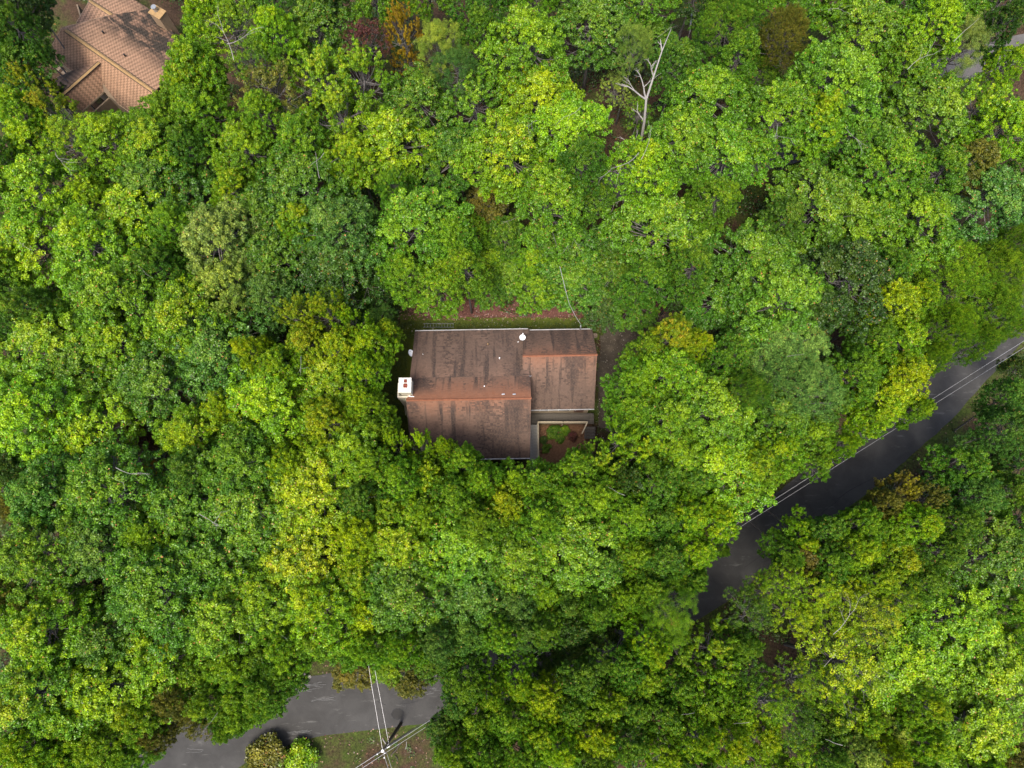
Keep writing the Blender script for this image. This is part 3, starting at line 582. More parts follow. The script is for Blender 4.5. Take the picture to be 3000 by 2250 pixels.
def crown(kind, R=5.2, H=15.0):
    """returns (foliage mesh, wood mesh) for a tree of height H and crown radius R, trunk foot at the origin"""
    wood = MB(); C = []; Nn = []; LL = []; WW = []; TT = []
    Hc = {'o':R*.78,'m':R*.95,'p':R*1.0,'f':R*.85,'s':R*.75,'b':R*.7}[kind]; zc = H-Hc
    nb = {'o':40,'m':38,'p':72,'f':30,'s':28,'b':12}[kind]; RS = R if kind == 'b' else R*.77
    lean = rng.normal(size=2)*.25
    k1 = [Vector((0,0,0)), Vector((lean[0]*.4,lean[1]*.4,zc*.4)), Vector((lean[0],lean[1],zc*.8)), Vector((lean[0]*.8,lean[1]*.8,zc+Hc*.25)), Vector((0,0,zc+Hc*.7))]
    if kind != 'b': wood.tube(k1[:4]+[Vector((0,0,zc+Hc*.45))], [.26,.2,.15,.09,.03], 7)
    ph = rng.uniform(0, 6.28, 4)
    nc = 0 if kind == 'b' else 5
    for i in range(-nc, nb):
        u = (i+.5)/nb if i >= 0 else .01; ct = 1-u*1.18 + rng.normal()*.05; ct = min(ct, 1); st = math.sqrt(max(0, 1-ct*ct)); az = i*2.39996+rng.normal()*.28
        lob = 1+.14*math.sin(2*az+ph[0])+.12*math.sin(3*az+ph[1])+.08*math.sin(5*az+ph[2]); rr = .76*lob*rng.uniform(.8,1.1)
        bc = np.array([R*rr*st*math.cos(az), R*rr*st*math.sin(az), zc+Hc*.74*ct*rng.uniform(.85,1.08)-(.25*R*st if kind == 'o' else 0)])
        
        if i < 0: bc = np.array([R*rng.uniform(.06,.22)*math.cos(az), R*rng.uniform(.06,.22)*math.sin(az), zc+Hc*rng.uniform(.5,.72)]); st = .15
        dirn = unit(np.array([st*math.cos(az), st*math.sin(az), .35+ct])); rb = RS*rng.uniform(.25,.40)*(1 if kind != 'f' else 1.05)
        b1 = Vector(k1[2]).lerp(Vector(k1[3]), rng.uniform(0,1)); b2 = Vector(bc)
        mid = b1.lerp(b2, .5)+Vector((rng.normal()*.18, rng.normal()*.18, -.25+rng.normal()*.15)); 
        if kind != 'b': wood.tube([b1, mid, b2], [.085,.05,.022], 5, False)
        bt = rng.random(); npf = {'o':19,'m':11,'p':17,'f':14,'s':8,'b':9}[kind]
        for j in range(npf):
            if kind == 'm':      # shoots reaching up and out
                sh = unit(dirn+rng.normal(size=3)*.28); tt = (j+.5)/npf; pc = bc+sh*RS*.52*(tt-.25)+rng.normal(size=3)*.13*(1.2-tt); rp = (.40-.2*tt)*rng.uniform(.85,1.2)
            else:
                d = unit(rng.normal(size=3)); d[2] = abs(d[2])*.9-.15; d = unit(d+dirn*.35); pc = bc+d*rb*rng.uniform(.5,1.3)*np.array([1,1,.72]); rp = {'o':.36,'p':.30,'f':.5,'s':.38,'b':.45}[kind]*rng.uniform(.7,1.25)
            if kind != 'b' and (j % 5 == 0 or kind == 's'): wood.tube([mid.lerp(b2, rng.uniform(.3,1)), Vector(pc)-Vector((0,0,.12))], [.02,.008], 3, False)
            pt = .45*bt+.55*rng.random(); n = {'o':56,'m':74,'p':46,'f':95,'s':42,'b':60}[kind]; n = int(n*rng.uniform(.7,1.3)*(rp/.4)**1.3) if kind != 'p' else n
            d = unit(rng.normal(size=(n,3))); d[:,2] = np.where(d[:,2] < -.2, -d[:,2], d[:,2])
            if kind == 'p':
                p = pc+d*rng.uniform(.35,1,(n,1))*rp; side = unit(np.cross(d, rng.normal(size=(n,3)))); C.append(p); Nn.append(side); LL.append(('dir', d)); WW.append(np.full(n,.03))
            else:
                p = pc+d*(rng.uniform(.15,1,(n,1))**.5)*rp*np.array([1,1,.62]); nn = unit(d*.7+UPV*.6+rng.normal(size=(n,3))*.6); C.append(p); Nn.append(nn)
                sz = {'o':.19,'m':.155,'f':.10,'s':.17,'b':.15}[kind]*rng.uniform(.75,1.3,n); LL.append(sz); WW.append(sz*{'o':.62,'m':.75,'f':.45,'s':.6,'b':.65}[kind])
            hgt = (p[:,2]-zc)/Hc; au = np.clip(.55*pt+.15*rng.random(n)+.28*np.clip(hgt,0,1), 0, 1)
            TT.append(np.stack([np.clip(.5+.22*(pt-.5)+rng.normal(size=n)*.2, 0, 1), au, rng.random(n)], 1))
    C = np.concatenate(C); Nn = np.concatenate(Nn); TT = np.concatenate(TT); WW = np.concatenate(WW)
    if kind == 'p':
        D = np.concatenate([x[1] for x in LL]); N = len(C); L = .17; r2 = np.cross(Nn, D)
        v = np.stack([C-D*L*.5-Nn*.012, C-D*L*.5+Nn*.012, C+D*L*.5+Nn*.02, C+D*L*.5-Nn*.02], 1).reshape(-1,3)
        me = quick('crown', v, np.arange(N*4).reshape(N,4), NEEDLE); a = me.color_attributes.new('tint', 'BYTE_COLOR', 'CORNER')
        a.data.foreach_set('color', np.concatenate([np.repeat(TT,4,0), np.ones((N*4,1))],1).ravel().astype('f4'))
    else: me = leaf_cloud('crown', C, Nn, np.concatenate(LL), WW, TT, LEAF)
    return me, (wood.mesh('trunk', BARK, True) if kind != 'b' else None)
PROTO = {k: [crown(k) for _ in range(n)] for k, n in (('o',7),('m',3),('p',2),('f',2),('s',3))}
print('tree tris', sum(len(m.polygons)*2 for v in PROTO.values() for m, w in v), sum(len(w.polygons)*2 for v in PROTO.values() for m, w in v))
COLS = {'Q':((.5,.02,.02),.1,'bright red'),'K':((.16,.14,.022),1.2,'red-tinged olive'),'N':((.105,.235,.045),.35,'soft light green'),'G':((.068,.182,.011),.42,'mid-green'),'B':((.100,.238,.010),.5,'bright green'),'Y':((.132,.290,.008),.72,'yellow-green'),'D':((.036,.095,.010),.3,'deep green'),
        'O':((.115,.130,.016),.6,'olive-brown'),'T':((.062,.175,.020),.3,'bluish green'),'A':((.30,.19,.012),1.1,'amber orange'),'R':((.10,.045,.025),.3,'reddish brown'),
        'P':((.17,.275,.035),.5,'pale green'),'Z':((.16,.27,.010),1.08,'orange-tipped yellow-green'),'X':((.175,.310,.007),.85,'golden yellow-green')}
KIND = {'o':('oak_tree','oak'),'m':('maple_tree','maple'),'p':('pine_tree','pine'),'f':('locust_tree','feathery tree'),'s':('hardwood_tree','open-branched tree')}
# x y r kind colour [low height]; positions read off a 2212-wide view of the photograph
TREES = '''
1390 1305 30 f B l;1450 1330 58 f B;950 90 60 f P;1375 90 48 f P;2085 85 60 f P;810 690 40 f T l;985 140 55 f T;865 45 45 m A;875 120 38 m A l;410 580 40 m B l;1024 210 88 m B;
1470 1420 55 m B;2122 224 90 m Y;30 1290 60 m O;2010 1080 45 m O;2050 1110 40 m O;1955 1060 45 m K;700 670 55 m X;690 160 90 m Y;730 235 95 m Y;750 690 45 m Y;780 150 80 m Y;
850 960 40 m Y;910 960 38 m Y;1300 1000 60 m Y;1340 950 55 m Y;1390 970 65 m Y;1540 1400 60 m Y;1550 1460 60 m Y;52 168 45 m Z;95 228 60 m Z;640 680 55 m Z;69 1192 106 o B;
64 518 115 o Y;223 1051 113 o B;239 631 109 o B;250 262 40 o B l;270 1630 45 o B;333 386 109 o G;327 1273 113 o G;310 1150 60 o B;370 480 60 o B;436 1216 107 o G;420 230 70 o B;
390 685 105 o Y;430 1450 60 o B;448 -53 76 o B;479 1331 105 o B;450 1520 50 o B;515 995 93 o G;500 1440 60 o B;510 1510 55 o B;560 240 60 o B;534 1105 117 o B;570 1490 55 o B;
620 1400 60 o B;650 290 80 o B;680 1380 55 o B;689 48 97 o G;740 1390 55 o B;750 990 94 o Y;800 1000 60 o B;800 1400 50 o B;802 -53 73 o B;810 930 50 o B;840 1100 60 o B;
876 1277 109 o G;840 1440 45 o B l;902 475 117 o B;860 1030 60 o B;870 586 60 o B;870 1400 50 o B;910 1100 60 o B;920 -61 72 o B;940 606 70 o B;970 510 65 o B;980 1070 60 o B;
997 1180 108 o B;980 1630 45 o B;1000 576 60 o B;1000 1000 48 o B;1020 490 45 o B l;1020 1710 50 o B;1030 1130 60 o B;1030 1570 50 o B;1040 1040 50 o B;1050 1640 50 o B;1080 1370 50 o B;
1135 78 104 o B;1095 322 112 o Y;1100 586 55 o B l;1100 1560 50 o B;1110 1045 50 o B;1120 1196 92 o B;1130 1640 50 o B;1156 -53 70 o B;1191 422 99 o B;1160 626 50 o B l;1170 1050 60 o B;
1170 1130 60 o B;1180 1280 55 o B;1230 1080 60 o B;1246 1179 114 o B;1250 1010 50 o B;1290 1070 60 o B;1285 42 108 o G;1360 1110 60 o B;1347 517 75 o G l;1370 885 62 o B;1370 1200 55 o B;
1370 1330 42 o B l;1380 820 62 o B;1392 -45 85 o B;1400 755 50 o B;1400 1270 50 o B;1400 1470 50 o B;1395 350 90 o Y;1438 488 118 o B;1440 900 80 o B;1450 810 85 o B;1460 980 70 o B;
1531 202 105 o B;1475 299 97 o B;1550 873 98 o B;1520 1530 60 o B;1550 420 60 o B;1580 310 108 o B;1590 1530 55 o B;1628 -61 83 o B;1691 234 95 o B;1697 636 114 o B;1746 -45 82 o B;
1787 431 118 o B;1818 165 117 o B;1761 929 55 o B;1771 994 40 o B;1881 52 110 o B;1895 485 105 o B;1870 1130 50 o B;1928 350 94 o B;2015 221 118 o B;1930 1150 55 o B;1960 130 70 o B;
1985 880 38 o B;1999 471 97 o B;2100 -45 79 o B;2145 1200 108 o G;2190 1310 50 o B;2183 264 85 o Y;2145 1451 110 o Y;30 1010 55 o D;110 650 60 o D l;120 190 20 o D l;170 1230 40 o D l;
190 1300 40 o D l;684 -45 74 o D;730 570 108 o D;800 620 50 o D l;901 207 91 o G;1190 1430 40 o D l;1240 1400 50 o D l;1220 540 89 o G l;1300 656 55 o D l;1300 1370 45 o D l;1350 1040 55 o D;
1470 620 50 o D l;1510 -53 84 o D;1761 664 83 o D;1844 596 118 o D;2175 40 50 o D;2200 790 30 o D l;-50 720 70 o G;-40 60 70 o G;30 120 70 o G;22 48 50 o G;50 660 60 o G;
168 790 96 o G;212 1375 91 o G;332 812 111 o G;382 1093 110 o G;330 570 60 o G;395 305 60 o G;410 1010 60 o G;461 757 117 o T;560 455 93 o G;576 544 105 o G;560 1420 60 o G;
566 -61 75 o G;650 385 118 o G;600 1450 50 o G;740 640 45 o G l;732 486 101 o T;780 1080 60 o G;850 400 50 o G;930 1430 40 o G l;987 327 89 o G;1035 55 60 o G;1038 -45 71 o G;
1050 616 45 o G l;1090 500 50 o G l;1130 1710 55 o G;1240 606 75 o G l;1240 1540 50 o G;1260 340 60 o G;1260 1470 55 o G;1274 -61 86 o G;1290 420 50 o G l;1330 586 65 o G l;1350 1440 50 o G;
1360 1610 50 o G;1370 650 60 o G l;1370 1530 50 o G;1400 600 60 o G;1415 65 60 o G l;1420 1040 60 o G;1430 1120 60 o G;1430 1200 65 o G;1440 1550 50 o G;1470 130 65 o G;
1470 1490 50 o G;1500 570 60 o G;1500 1040 60 o G;1500 1250 40 o G;1570 637 90 o G l;1560 820 50 o G l;1560 1190 20 o G l;1590 760 60 o G;1600 110 60 o G;1600 1400 45 o G;1645 556 108 o G;
1689 905 82 o G;1705 1200 40 o G;1700 470 60 o G;1790 330 45 o G l;1790 1150 50 o G;1800 1220 50 o G;1800 1560 50 o G;1800 1635 45 o G;1801 869 45 o G;1850 290 75 o G;1850 1705 60 o G;
1860 800 60 o G;1900 720 55 o G;1930 580 60 o G;1982 -61 80 o G;2000 1260 50 o G;2040 360 75 o G;2040 1190 50 o G;2060 1040 40 o G l;2080 1130 50 o G;2090 1010 60 o G;2149 414 115 o T;
2190 1060 50 o G;2218 -53 78 o G;2262 1120 60 o G;2265 330 60 o G;40 1090 50 o O;330 1590 35 o O;370 1510 50 o O;760 1450 45 o O l;880 1475 40 o O l;1050 430 60 o O l;1740 1210 55 o O;
1920 1090 40 o O;2110 340 65 o O;2190 1640 50 o O;460 506 101 o P;480 610 75 o P;1860 1630 50 o P;1940 1580 50 o P;300 930 40 o R l;90 1056 92 o T;205 1165 101 o T;570 630 75 o T;
570 700 45 o T l;940 1380 50 o T;960 1570 40 o T;1015 1285 89 o T;980 1420 35 o T;990 1520 42 o T;1010 1370 55 o T;1110 1300 60 o T;1140 1360 50 o T;1230 1310 45 o T;1290 1290 60 o T;
1300 1220 60 o T;2120 1070 55 o T;2150 980 60 o T l;2185 850 45 o T;2190 920 50 o T;2258 1000 60 o T;2262 420 55 o T;480 880 60 o X;540 760 50 o X;655 1210 116 o X;680 1055 114 o X;
700 910 65 o X;730 750 60 o X;770 1160 60 o X;790 1320 65 o X;1090 1095 60 o X;1166 195 100 o X;1180 1510 50 o X;1290 1600 50 o X;1510 740 40 o X;1580 1610 50 o X;1650 1590 50 o X;
1920 850 70 o X;1930 1645 45 o X;1935 650 70 o X;1950 1210 60 o X;1960 810 65 o X;-45 560 80 o Y;-45 1000 70 o Y;-45 1300 70 o Y;30 225 60 o Y;73 395 107 o Y;61 893 113 o Y;
81 1369 100 o Y;68 1497 113 o Y;50 1620 60 o Y;60 300 75 o Y;94 733 116 o Y;60 1700 70 o Y;169 924 113 o Y;130 1620 60 o Y;140 1540 65 o Y;191 529 114 o Y;214 1486 102 o Y;
180 1700 60 o Y;190 420 70 o Y;234 735 96 o Y;210 1610 60 o Y;230 290 80 o Y;290 465 117 o Y;290 1550 60 o Y;331 1436 103 o Y;330 310 90 o Y;370 640 50 o Y l;405 935 80 o Y;
410 160 80 o Y;500 400 60 o Y;520 310 75 o Y;572 868 113 o Y;560 1285 93 o Y;590 60 70 o Y;600 790 60 o Y;620 1000 65 o Y;650 470 65 o Y;685 1310 93 o Y;
;704 825 96 o Y;760 330 70 o Y;770 1240 70 o Y;780 870 55 o Y;790 800 50 o Y;800 740 55 o Y;835 300 114 o Y;864 1175 91 o Y;835 720 38 o Y;920 1030 60 o Y;
960 970 32 o Y;1060 560 50 o Y l;1060 1500 40 o Y;1120 1480 45 o Y;1150 560 45 o Y l;1170 1590 50 o Y;1220 269 105 o Y;1210 1620 50 o Y;1310 1520 50 o Y;1410 1400 50 o Y;1440 1630 50 o Y;
1490 1110 60 o Y;1500 1190 50 o Y;1510 1600 50 o Y;1569 1005 111 o Y;1550 1120 55 o Y;1631 1009 65 o Y;1691 969 60 o Y;1700 1705 60 o Y;1735 1168 44 o Y;1780 240 75 o Y;1831 959 30 o Y;
1860 1190 55 o Y;1864 -53 81 o Y;1870 1560 50 o Y;1890 900 45 o Y;1900 1250 55 o Y;1958 1439 118 o Y;1950 730 70 o Y;1990 640 50 o Y;1990 1130 50 o Y;2000 1700 60 o Y;2010 1530 50 o Y;
2010 1610 50 o Y;2030 45 75 o Y;2072 1343 108 o Y;2115 1564 116 o Y;2150 1700 60 o Y;2185 130 45 o Y;2262 1380 60 o Y;660 740 60 o Z;1460 725 60 o Z;2020 770 38 p B;2060 700 60 p B;
2068 600 106 p B;2160 570 65 p B;2160 660 70 p B;2195 700 30 p B;1582 37 95 p G;1620 840 50 p G;1690 750 114 p N;1650 140 60 p G l;2120 730 45 p G;2205 520 45 p G;1705 55 60 p O;
1730 828 94 p N;330 1020 30 s A l;1380 240 40 s B l;560 125 60 s G;1310 1430 45 s G;1620 1320 50 s G;1620 1460 50 s G;1720 1560 50 s G;430 1560 38 s O;580 188 87 s O;1330 190 45 s P l;
240 1310 45 s R l;790 90 60 s R;1732 1287 34 s R;1720 1330 55 s X;1760 1280 60 s X;1825 1440 101 s X;1790 1350 60 s X;1830 1290 60 s X;1873 1333 72 s X;150 300 75 s Y;500 55 85 s Y;
1650 1270 40 s Y;1660 1520 50 s Y;1700 1260 50 s Y;1720 1470 50 s Y;1720 1620 50 s Y;1790 1490 50 s Y;1940 1290 50 s Y
'''
TREES += ''';-20 325 50 o G;1512 1665 42 o G;-20 400 50 o G;520 1545 46 o B;488 1572 38 o B;560 1515 45 o B;-30 850 60 o Y;-30 620 60 o G;1290 1650 45 o G;1010 1480 50 o G;1240 1350 50 o D;1180 1360 45 o G;1290 1320 45 o G;1350 1290 45 o B;1460 1240 35 o B;5 0 60 o D;45 -35 50 o D;410 130 75 o Y;390 175 60 o Y;405 225 60 o B;440 20 70 o Y;350 240 60 o B;300 255 45 o G l;215 262 35 o B l'''
SC = 3000/2212
LM = [('the brown-roofed house',(1100,840)),('the tan-roofed house',(240,110)),('the utility pole',(827,1622)),('the tall dead snag',(1400,130)),
      ("the bottom left corner",(0,1659)),("the bottom right corner",(2212,1659)),("the top right corner",(2212,0)),('the road bend at right',(1850,1040)),
      ('the purple-red crown',(1750,1290)),('the round bluish pine',(1700,770)),('the amber tree',(865,50)),
      ("the left edge's middle",(0,830)),("the right edge's middle",(2212,830)),("the top edge's middle",(1106,0)),("the bottom edge's middle",(1106,1659)),
      ('the forked bare limb',(1235,490)),('the orange clump',(335,1010)),('the pale lane gap',(1710,330)),('the rusty shrub',(240,1320))]
rows = []
for r in TREES.replace('\n', '').split(';'):
    t_ = r.split()
    if len(t_) < 4: continue
    low = t_[-1] if t_[-1] in 'lu' else ''
    if low: t_ = t_[:-1]
    k = t_[3] if len(t_) == 5 else 'o'; rows.append((float(t_[0]), float(t_[1]), float(t_[2]), k, t_[-1], low))
CLOCK = ['twelve','one','two','three','four','five','six','seven','eight','nine','ten','eleven']; ORD = ['nearest','second','third','fourth','fifth','sixth','seventh','eighth','ninth','tenth','eleventh','twelfth']
keyed = {}
for i, (x, y, r, k, c, low) in enumerate(rows):
    d, li = min((math.hypot(x-lx, y-ly), j) for j, (n_, (lx, ly)) in enumerate(LM)); lx, ly = LM[li][1]
    s_ = int(round(math.degrees(math.atan2(x-lx, ly-y)) % 360 / 30)) % 12; keyed.setdefault((li, s_), []).append((d, i))
LABEL = {}
for (li, s_), L_ in keyed.items():
    for n_, (d, i) in enumerate(sorted(L_)):
        k, c = rows[i][3], rows[i][4]
        LABEL[i] = (f"{COLS[c][2]} {KIND[k][1] if not (k == 'o' and c in 'TD') else 'hickory'}{' sapling' if rows[i][5] else ''}, {ORD[n_]} crown from {LM[li][0]}, {CLOCK[s_]} o'clock")
tree_objs = []
for i, (x, y, r, k, c, low) in enumerate(rows):
    Ht = random.uniform(13.5, 17) if not low else random.uniform(7, 9.5)
    if low == 'u': Ht = 3.0
    if r < 42 and not low: Ht *= .9
    px, py = x*SC, y*SC; gz = 0.
    for _ in range(4):
        p = at(px, py, gz+Ht*.84); gz = hz(p.x, p.y)
    dist = (CAM_H-(gz+Ht*.84)); R = r*SC*dist/FPX/math.cos(TILT)*1.04
    jit = .88 if not low else .8
    me, wd = random.choice(PROTO[k]); nm = KIND[k][0] if not (k == 'o' and c in 'TD') else 'dark_oak_tree'; sx = R/5.2  # deep and bluish green ones are the same oaks under a separate name
    e_ = empty(nm, (p.x, p.y, gz-.1), LABEL[i], 'tree', 'trees of the woods around the houses', random.uniform(0, 6.28))
    e_.scale = (sx, sx, Ht/15.0)
    # no trunk stands in the road, the lane or a house: such a tree leans in from beside it
    top = Vector((p.x, p.y, gz+Ht*.84)); b_ = Vector((p.x, p.y))
    for PL, cl in ((ROAD, 4.0), (LANE, 2.6)):
        q = PL[np.argmin(((PL-np.array(b_))**2).sum(1))]; v_ = b_-Vector(q)
        if v_.length < cl: b_ = Vector(q)+(v_.normalized() if v_.length > .3 else Vector((0,1)))*cl
    x0_, x1_, y0_, y1_ = -13.2, 10.0, 4.8, 23.4
    if x0_ < b_.x < x1_ and y0_ < b_.y < y1_:
        dd_ = [(b_.x-x0_, Vector((x0_, b_.y))), (x1_-b_.x, Vector((x1_, b_.y))), (b_.y-y0_, Vector((b_.x, y0_))), (y1_-b_.y, Vector((b_.x, y1_)))]
        b_ = min(dd_, key=lambda a: a[0])[1]
    hv = b_-h2.location.xy
    if hv.length < 6.5: b_ = h2.location.xy+hv.normalized()*6.5
    if (b_-Vector((p.x, p.y))).length > .05:
        base = Vector((b_.x, b_.y, hz(b_.x, b_.y)-.1)); ax = top-base
        e_.location = base; e_.scale.z = ax.length/(15*.84)
        e_.rotation_euler = (ax.to_track_quat('Z', 'Y') @ Matrix.Rotation(random.uniform(0, 6.28), 3, 'Z').to_quaternion()).to_euler()
    co = link('crown', me, e_); wo = link('trunk', wd, e_)
    b = COLS[c]; f = [random.uniform(.88, 1.14) for _ in range(2)]
    co.color = (b[0][0]*f[0]*random.uniform(.9,1.1), b[0][1]*f[0], b[0][2]*f[1], b[1]*random.uniform(.75,1.15))
    tree_objs.append((x, y, e_, co, p, gz+Ht))
print('trees', len(tree_objs))

# ---------------------------------------------------------------- bare limbs and dead trees
def fork(mb, p, d, L, r, depth, rg):
    q = p; pts = [p.copy()]; rr = [r]; n = 4
    for k in range(n):
        d = (d+Vector((rg.gauss(0,.16), rg.gauss(0,.16), rg.gauss(0,.08)))).normalized(); q = q+d*(L/n); pts.append(q.copy()); rr.append(r*(1-.6*(k+1)/n))
        if depth > 0 and k >= 1 and rg.random() < .8:
            s_ = d.cross(Vector((rg.gauss(0,1), rg.gauss(0,1), rg.gauss(0,1)))).normalized(); fork(mb, q, (d+s_*rg.uniform(.5,1.0)).normalized(), L*rg.uniform(.35,.6), r*.5, depth-1, rg)
    mb.tube(pts, rr, 5, False)
LIMBS = []
for s_ in range(5):
    rg = random.Random(20+s_); mb = MB(); fork(mb, Vector((0,0,0)), Vector((1,0,.25)), 3.0, .034, 2, rg); LIMBS.append(mb.mesh('bare_limb', BARE))
# base of limb -> tip, 2212-wide picture positions
for bx, by, tx, ty in ((505,130,470,60),(490,95,555,100),(700,330,680,385),(715,350,740,340),(860,385,870,390),(690,385,675,330),(1230,480,1225,525),(1250,460,1240,530),(1120,468,1080,500),
                       (1380,330,1345,390),(1385,345,1420,300),(1400,260,1410,300),(650,770,660,820),(250,1010,300,1050),(270,1060,275,1030),(430,1110,500,1140),(1390,1060,1380,1050),(1350,1070,1300,1060),
                       (1680,270,1660,330),(1830,280,1860,320),(70,540,30,530),(120,330,160,360),(620,1380,600,1370),(1500,1540,1460,1550),(1620,1560,1570,1570),(1820,1610,1760,1600),(1900,1440,1950,1470),
                       (470,1540,440,1590),(420,1550,390,1580),(1700,770,1740,760),(330,600,300,590),(1960,150,2000,100),(1800,1370,1830,1300),(1780,1440,1800,1400),(1150,1160,1180,1180),
                       (1010,395,1060,380),(1255,230,1235,270),(1160,260,1140,290),(2060,90,2100,40),(1790,20,1830,15),(1420,80,1450,60)):
    _, (x, y, e_, co, p, zt) = min(((bx-q[0])**2+(by-q[1])**2, q) for q in tree_objs) if False else min((((bx-q[0])**2+(by-q[1])**2, q) for q in tree_objs), key=lambda a: a[0])
    z = zt+.15; A = at(bx*SC, by*SC, z-.3); B = at(tx*SC, ty*SC, z+.25); L = (B-A).length
    o = link('bare_limb', random.choice(LIMBS)); M = Matrix.Translation(A) @ (B-A).to_track_quat('X', 'Z').to_matrix().to_4x4() @ Matrix.Diagonal((L/3, L/3*.9, L/3*.9, 1))
    o.parent = e_; bpy.context.view_layer.update() if False else None
    W_ = Matrix.Translation(e_.location) @ e_.rotation_euler.to_matrix().to_4x4() @ Matrix.Diagonal((*e_.scale, 1))
    o.matrix_parent_inverse = W_.inverted(); o.matrix_basis = M; o['label'] = 'bare pale limb'
def snag(path, r0, label, side=(), seed=1):
    pts = [at(x*SC, y*SC, z) for x, y, z in path]; b = pts[0].copy(); b.z = hz(b.x, b.y)-.1; e_ = empty('dead_tree', b, label, 'tree', 'dead trees'); rg = random.Random(seed)
    P = [b]+pts; mb = MB(); mb.tube([p-b for p in P], [r0*(1-.85*i/(len(P)-1)) for i in range(len(P))], 7); mb.build('trunk', BARE, e_, smooth=True)
    for i, (x, y, z) in side:
        q = at(x*SC, y*SC, z); a = pts[i]; m2 = MB(); fork(m2, a-b, (q-a).normalized(), (q-a).length, r0*.4, 2, rg); m2.build('bare_limb', BARE, e_)
snag([(1368,385,4),(1380,330,9),(1392,262,13),(1396,215,15),(1412,165,16.5),(1430,110,17.5),(1450,62,18)], .2, 'tall bleached dead snag with forked top near the middle of the top edge', ((3,(1380,165,16.5)),(3,(1350,170,16)),(4,(1408,130,17.5)),(2,(1370,245,13.5)),(5,(1425,85,18))), 3)
snag([(1370,400,3),(1375,345,9),(1368,320,11)], .13, 'low dead tree with curling bare limbs beneath the tall snag', ((1,(1325,385,11)),(2,(1380,290,12.5)),(2,(1345,290,12))), 5)
snag([(1350,440,3),(1348,400,7),(1345,430,8),(1350,470,8.5)], .11, 'small twiggy dead tree beside the gravel gap, upper middle', ((1,(1390,400,8)),(2,(1330,450,8.5)),(2,(1372,460,8.5)),(3,(1360,500,9)),(3,(1375,480,9))), 8)
snag([(1850,330,3),(1845,300,7),(1855,370,8),(1862,385,8.4)], .11, 'dead tree with spreading bare forks in the dark upper right gap', ((0,(1820,330,7)),(1,(1870,280,9)),(2,(1900,365,9)),(2,(1905,380,9)),(1,(1880,310,9))), 11)
snag([(150,30,-2),(125,120,3),(90,90,9),(80,60,13)], .22, 'pale straight trunk beside the left corner of the tan-roofed house', (), 2)
snag([(1495,20,3),(1490,70,8),(1475,130,5)], .18, 'leaning dark trunk in the upper gap right of the snag', (), 6)

# ---------------------------------------------------------------- bushes, undergrowth, litter
BUSH = [crown('b', 1.2, 1.7)[0] for _ in range(3)]
def bush(px, py, r, c, label, z=0., name='garden_shrub', cat='shrub'):
    g = ground(px, py); g.z += z; e_ = empty(name, g, label, cat); s_ = r/1.4; e_.scale = (s_,)*3
    co = link('foliage', random.choice(BUSH), e_); co.color = (*COLS[c][0], COLS[c][1]); e_.location.z -= .4*s_; MB().tube([(0,0,0),(0,0,1.2)], [.04,.015], 5).build('stem', BARK, e_); return e_
bush(1620,1268,.75,'G','leafy green shrub in the middle of the fenced garden bed'); bush(1655,1262,.5,'B','smaller green shrub right of the garden bed shrub'); bush(1592,1290,.4,'D','low dark shrub by the cream stone in the garden bed')
bush(1640,1285,.5,'G','round green shrub at the lower middle of the garden bed'); bush(1565,1262,.35,'D','small dark shrub at the upper left of the garden bed'); bush(1600,1315,.5,'G','green shrub at the bottom of the garden bed'); bush(1678,1280,.5,'R','dark red shrub at the right of the garden bed'); bush(487,90,.9,'R','rusty red bush beside the tan house chimney', 6.5); bush(502,102,.5,'A','orange-red bush tip below the rusty bush at the tan house', 6.5)
bush(1347,967,.18,'B','bright weed growing out of the north gutter', 4.3, 'gutter_weed', 'weed'); bush(1285,968,.1,'D','small dark weed at the north gutter by the ladder', 4.3, 'gutter_weed', 'weed')
bush(795,2215,2.1,'O','broad olive bush below the road at the bottom edge'); bush(880,2225,1.9,'Y','yellow-green bush right of the olive bush at the bottom edge')
bush(1892,1776,.4,'Q','single bright red leaf clump on the smooth round tree', 13, 'red_sprig', 'foliage')
bush(480,1400,.8,'A','tan orange clump of leaves deep in the left woods', 6, 'orange_shrub'); bush(330,1780,1.6,'R','dark rusty shrub in the lower left gap', 3, 'rusty_shrub')

def scatter(n, x0, x1, y0, y1, keep):
    x = rng.uniform(x0, x1, n*3); y = rng.uniform(y0, y1, n*3); m = keep(x, y); return x[m][:n], y[m][:n]
def inside_house(x, y): return ((x > -11) & (x < 8.6) & (y > 7) & (y < 20.7))
def wild(x, y):
    dr, _ = seg_dist(x, y, ROAD); dl, _ = seg_dist(x, y, LANE); h2x = at(300,150,1)
    yard = (x > -13.5) & (x < 15) & (y > 5) & (y < 23.2)
    bank = (dr < 8.5) & (_road_open(x, y))
    return (dr > 4.0) & (dl > 2.4) & ~yard & ~((np.hypot(x-h2x.x-3, y-h2x.y+2) < 8)) & ~bank
OB = [at(1150,2215,-4), at(2850,1180,-4), at(2760,1290,-4), at(1000,2200,-4), at(820,2230,-4)]
def _road_open(x, y):
    m = np.zeros(x.shape, bool)
    for o in OB: m |= np.hypot(x-o.x, y-o.y) < 5
    return m
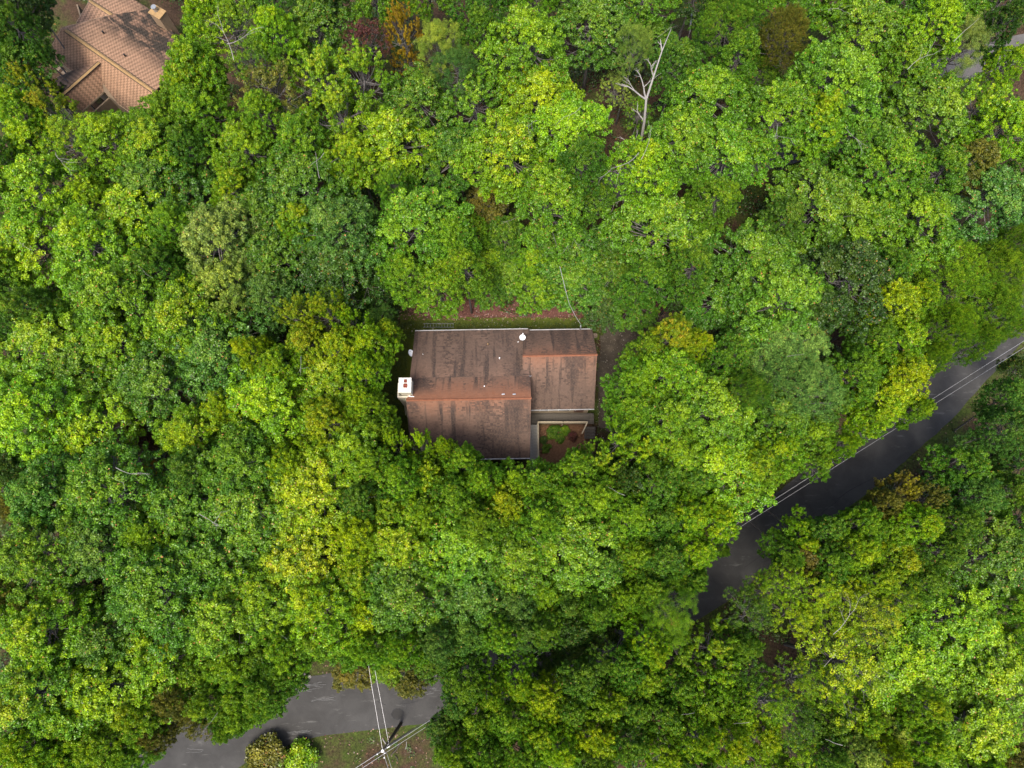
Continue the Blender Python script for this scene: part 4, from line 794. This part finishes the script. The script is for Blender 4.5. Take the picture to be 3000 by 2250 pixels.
# undergrowth: one mass of leafy clumps on the forest floor
def mass(name, n, area, keep, per, rad, lsz, mat, color, tintf=None, hmul=.9):
    x, y = scatter(n, *area, keep); z = height(x, y); C = []; N = len(x); s_ = rng.uniform(.5, 1.6, N)
    d = unit(rng.normal(size=(N, per, 3))); d[..., 2] = np.abs(d[..., 2]); p = d*rng.uniform(.3,1,(N,per,1))**.5*(rad*s_)[:,None,None]*np.array([1,1,hmul])
    c = np.stack([x, y, z], 1)[:,None,:]+p; nn = unit(d*.4+UPV+rng.normal(size=(N,per,3))*.45); L = lsz*rng.uniform(.7,1.4,N*per)
    tn = np.stack([np.clip(.5+rng.normal(size=N*per)*.25,0,1), np.repeat(rng.random(N)*.6,per)+.2*rng.random(N*per), rng.random(N*per)], 1)
    me = leaf_cloud(name, c.reshape(-1,3), nn.reshape(-1,3), L, L*.65, tn, mat); o = link(name, me); o.color = color; return tag(o, kind='stuff')
mass('undergrowth', 4200, (-74,74,-34,80), wild, 100, 1.0, .2, LEAF, (.038,.085,.010,.5))
mass('roadside_weeds', 500, (-40,60,-30,40), lambda x, y: (seg_dist(x, y, ROAD)[0] > 3.1) & (seg_dist(x, y, ROAD)[0] < 8), 40, .35, .12, LEAF, (.05,.10,.012,.5), hmul=.5)
mass('grass', 2600, (-15,9,4,23), lambda x, y: ~inside_house(x, y) & (y < 22.4), 26, .22, .07, LEAF, (.05,.09,.008,.3), hmul=.6)
def litter(name, n, area, keep, color, sz):
    x, y = scatter(n, *area, keep); z = height(x, y)+.05; N = len(x); nn = unit(UPV+rng.normal(size=(N,3))*.25); L = sz*rng.uniform(.6,1.5,N)
    tn = np.stack([rng.random(N), rng.random(N)*.5, rng.random(N)*.9], 1); o = link(name, leaf_cloud(name, np.stack([x,y,z],1), nn, L, L*.7, tn, LEAF)); o.color = color; return tag(o, kind='stuff')
litter('leaf_litter', 5000, (-12,24,21.5,27), lambda x, y: y > 22.6, (.20,.09,.07,.1), .14)
litter('fallen_leaves', 500, (-11,15,10,23.5), lambda x, y: ~inside_house(x, y), (.40,.34,.32,.1), .10)
litter('roadside_litter', 5000, (-40,55,-30,30), lambda x, y: (seg_dist(x, y, ROAD)[0] > 2.75) & (seg_dist(x, y, ROAD)[0] < 7.5), (.17,.09,.06,.2), .16)
litter('gravel_litter', 1600, (8.8,26,10,26), lambda x, y: (x > 8.8), (.20,.17,.14,.1), .10)
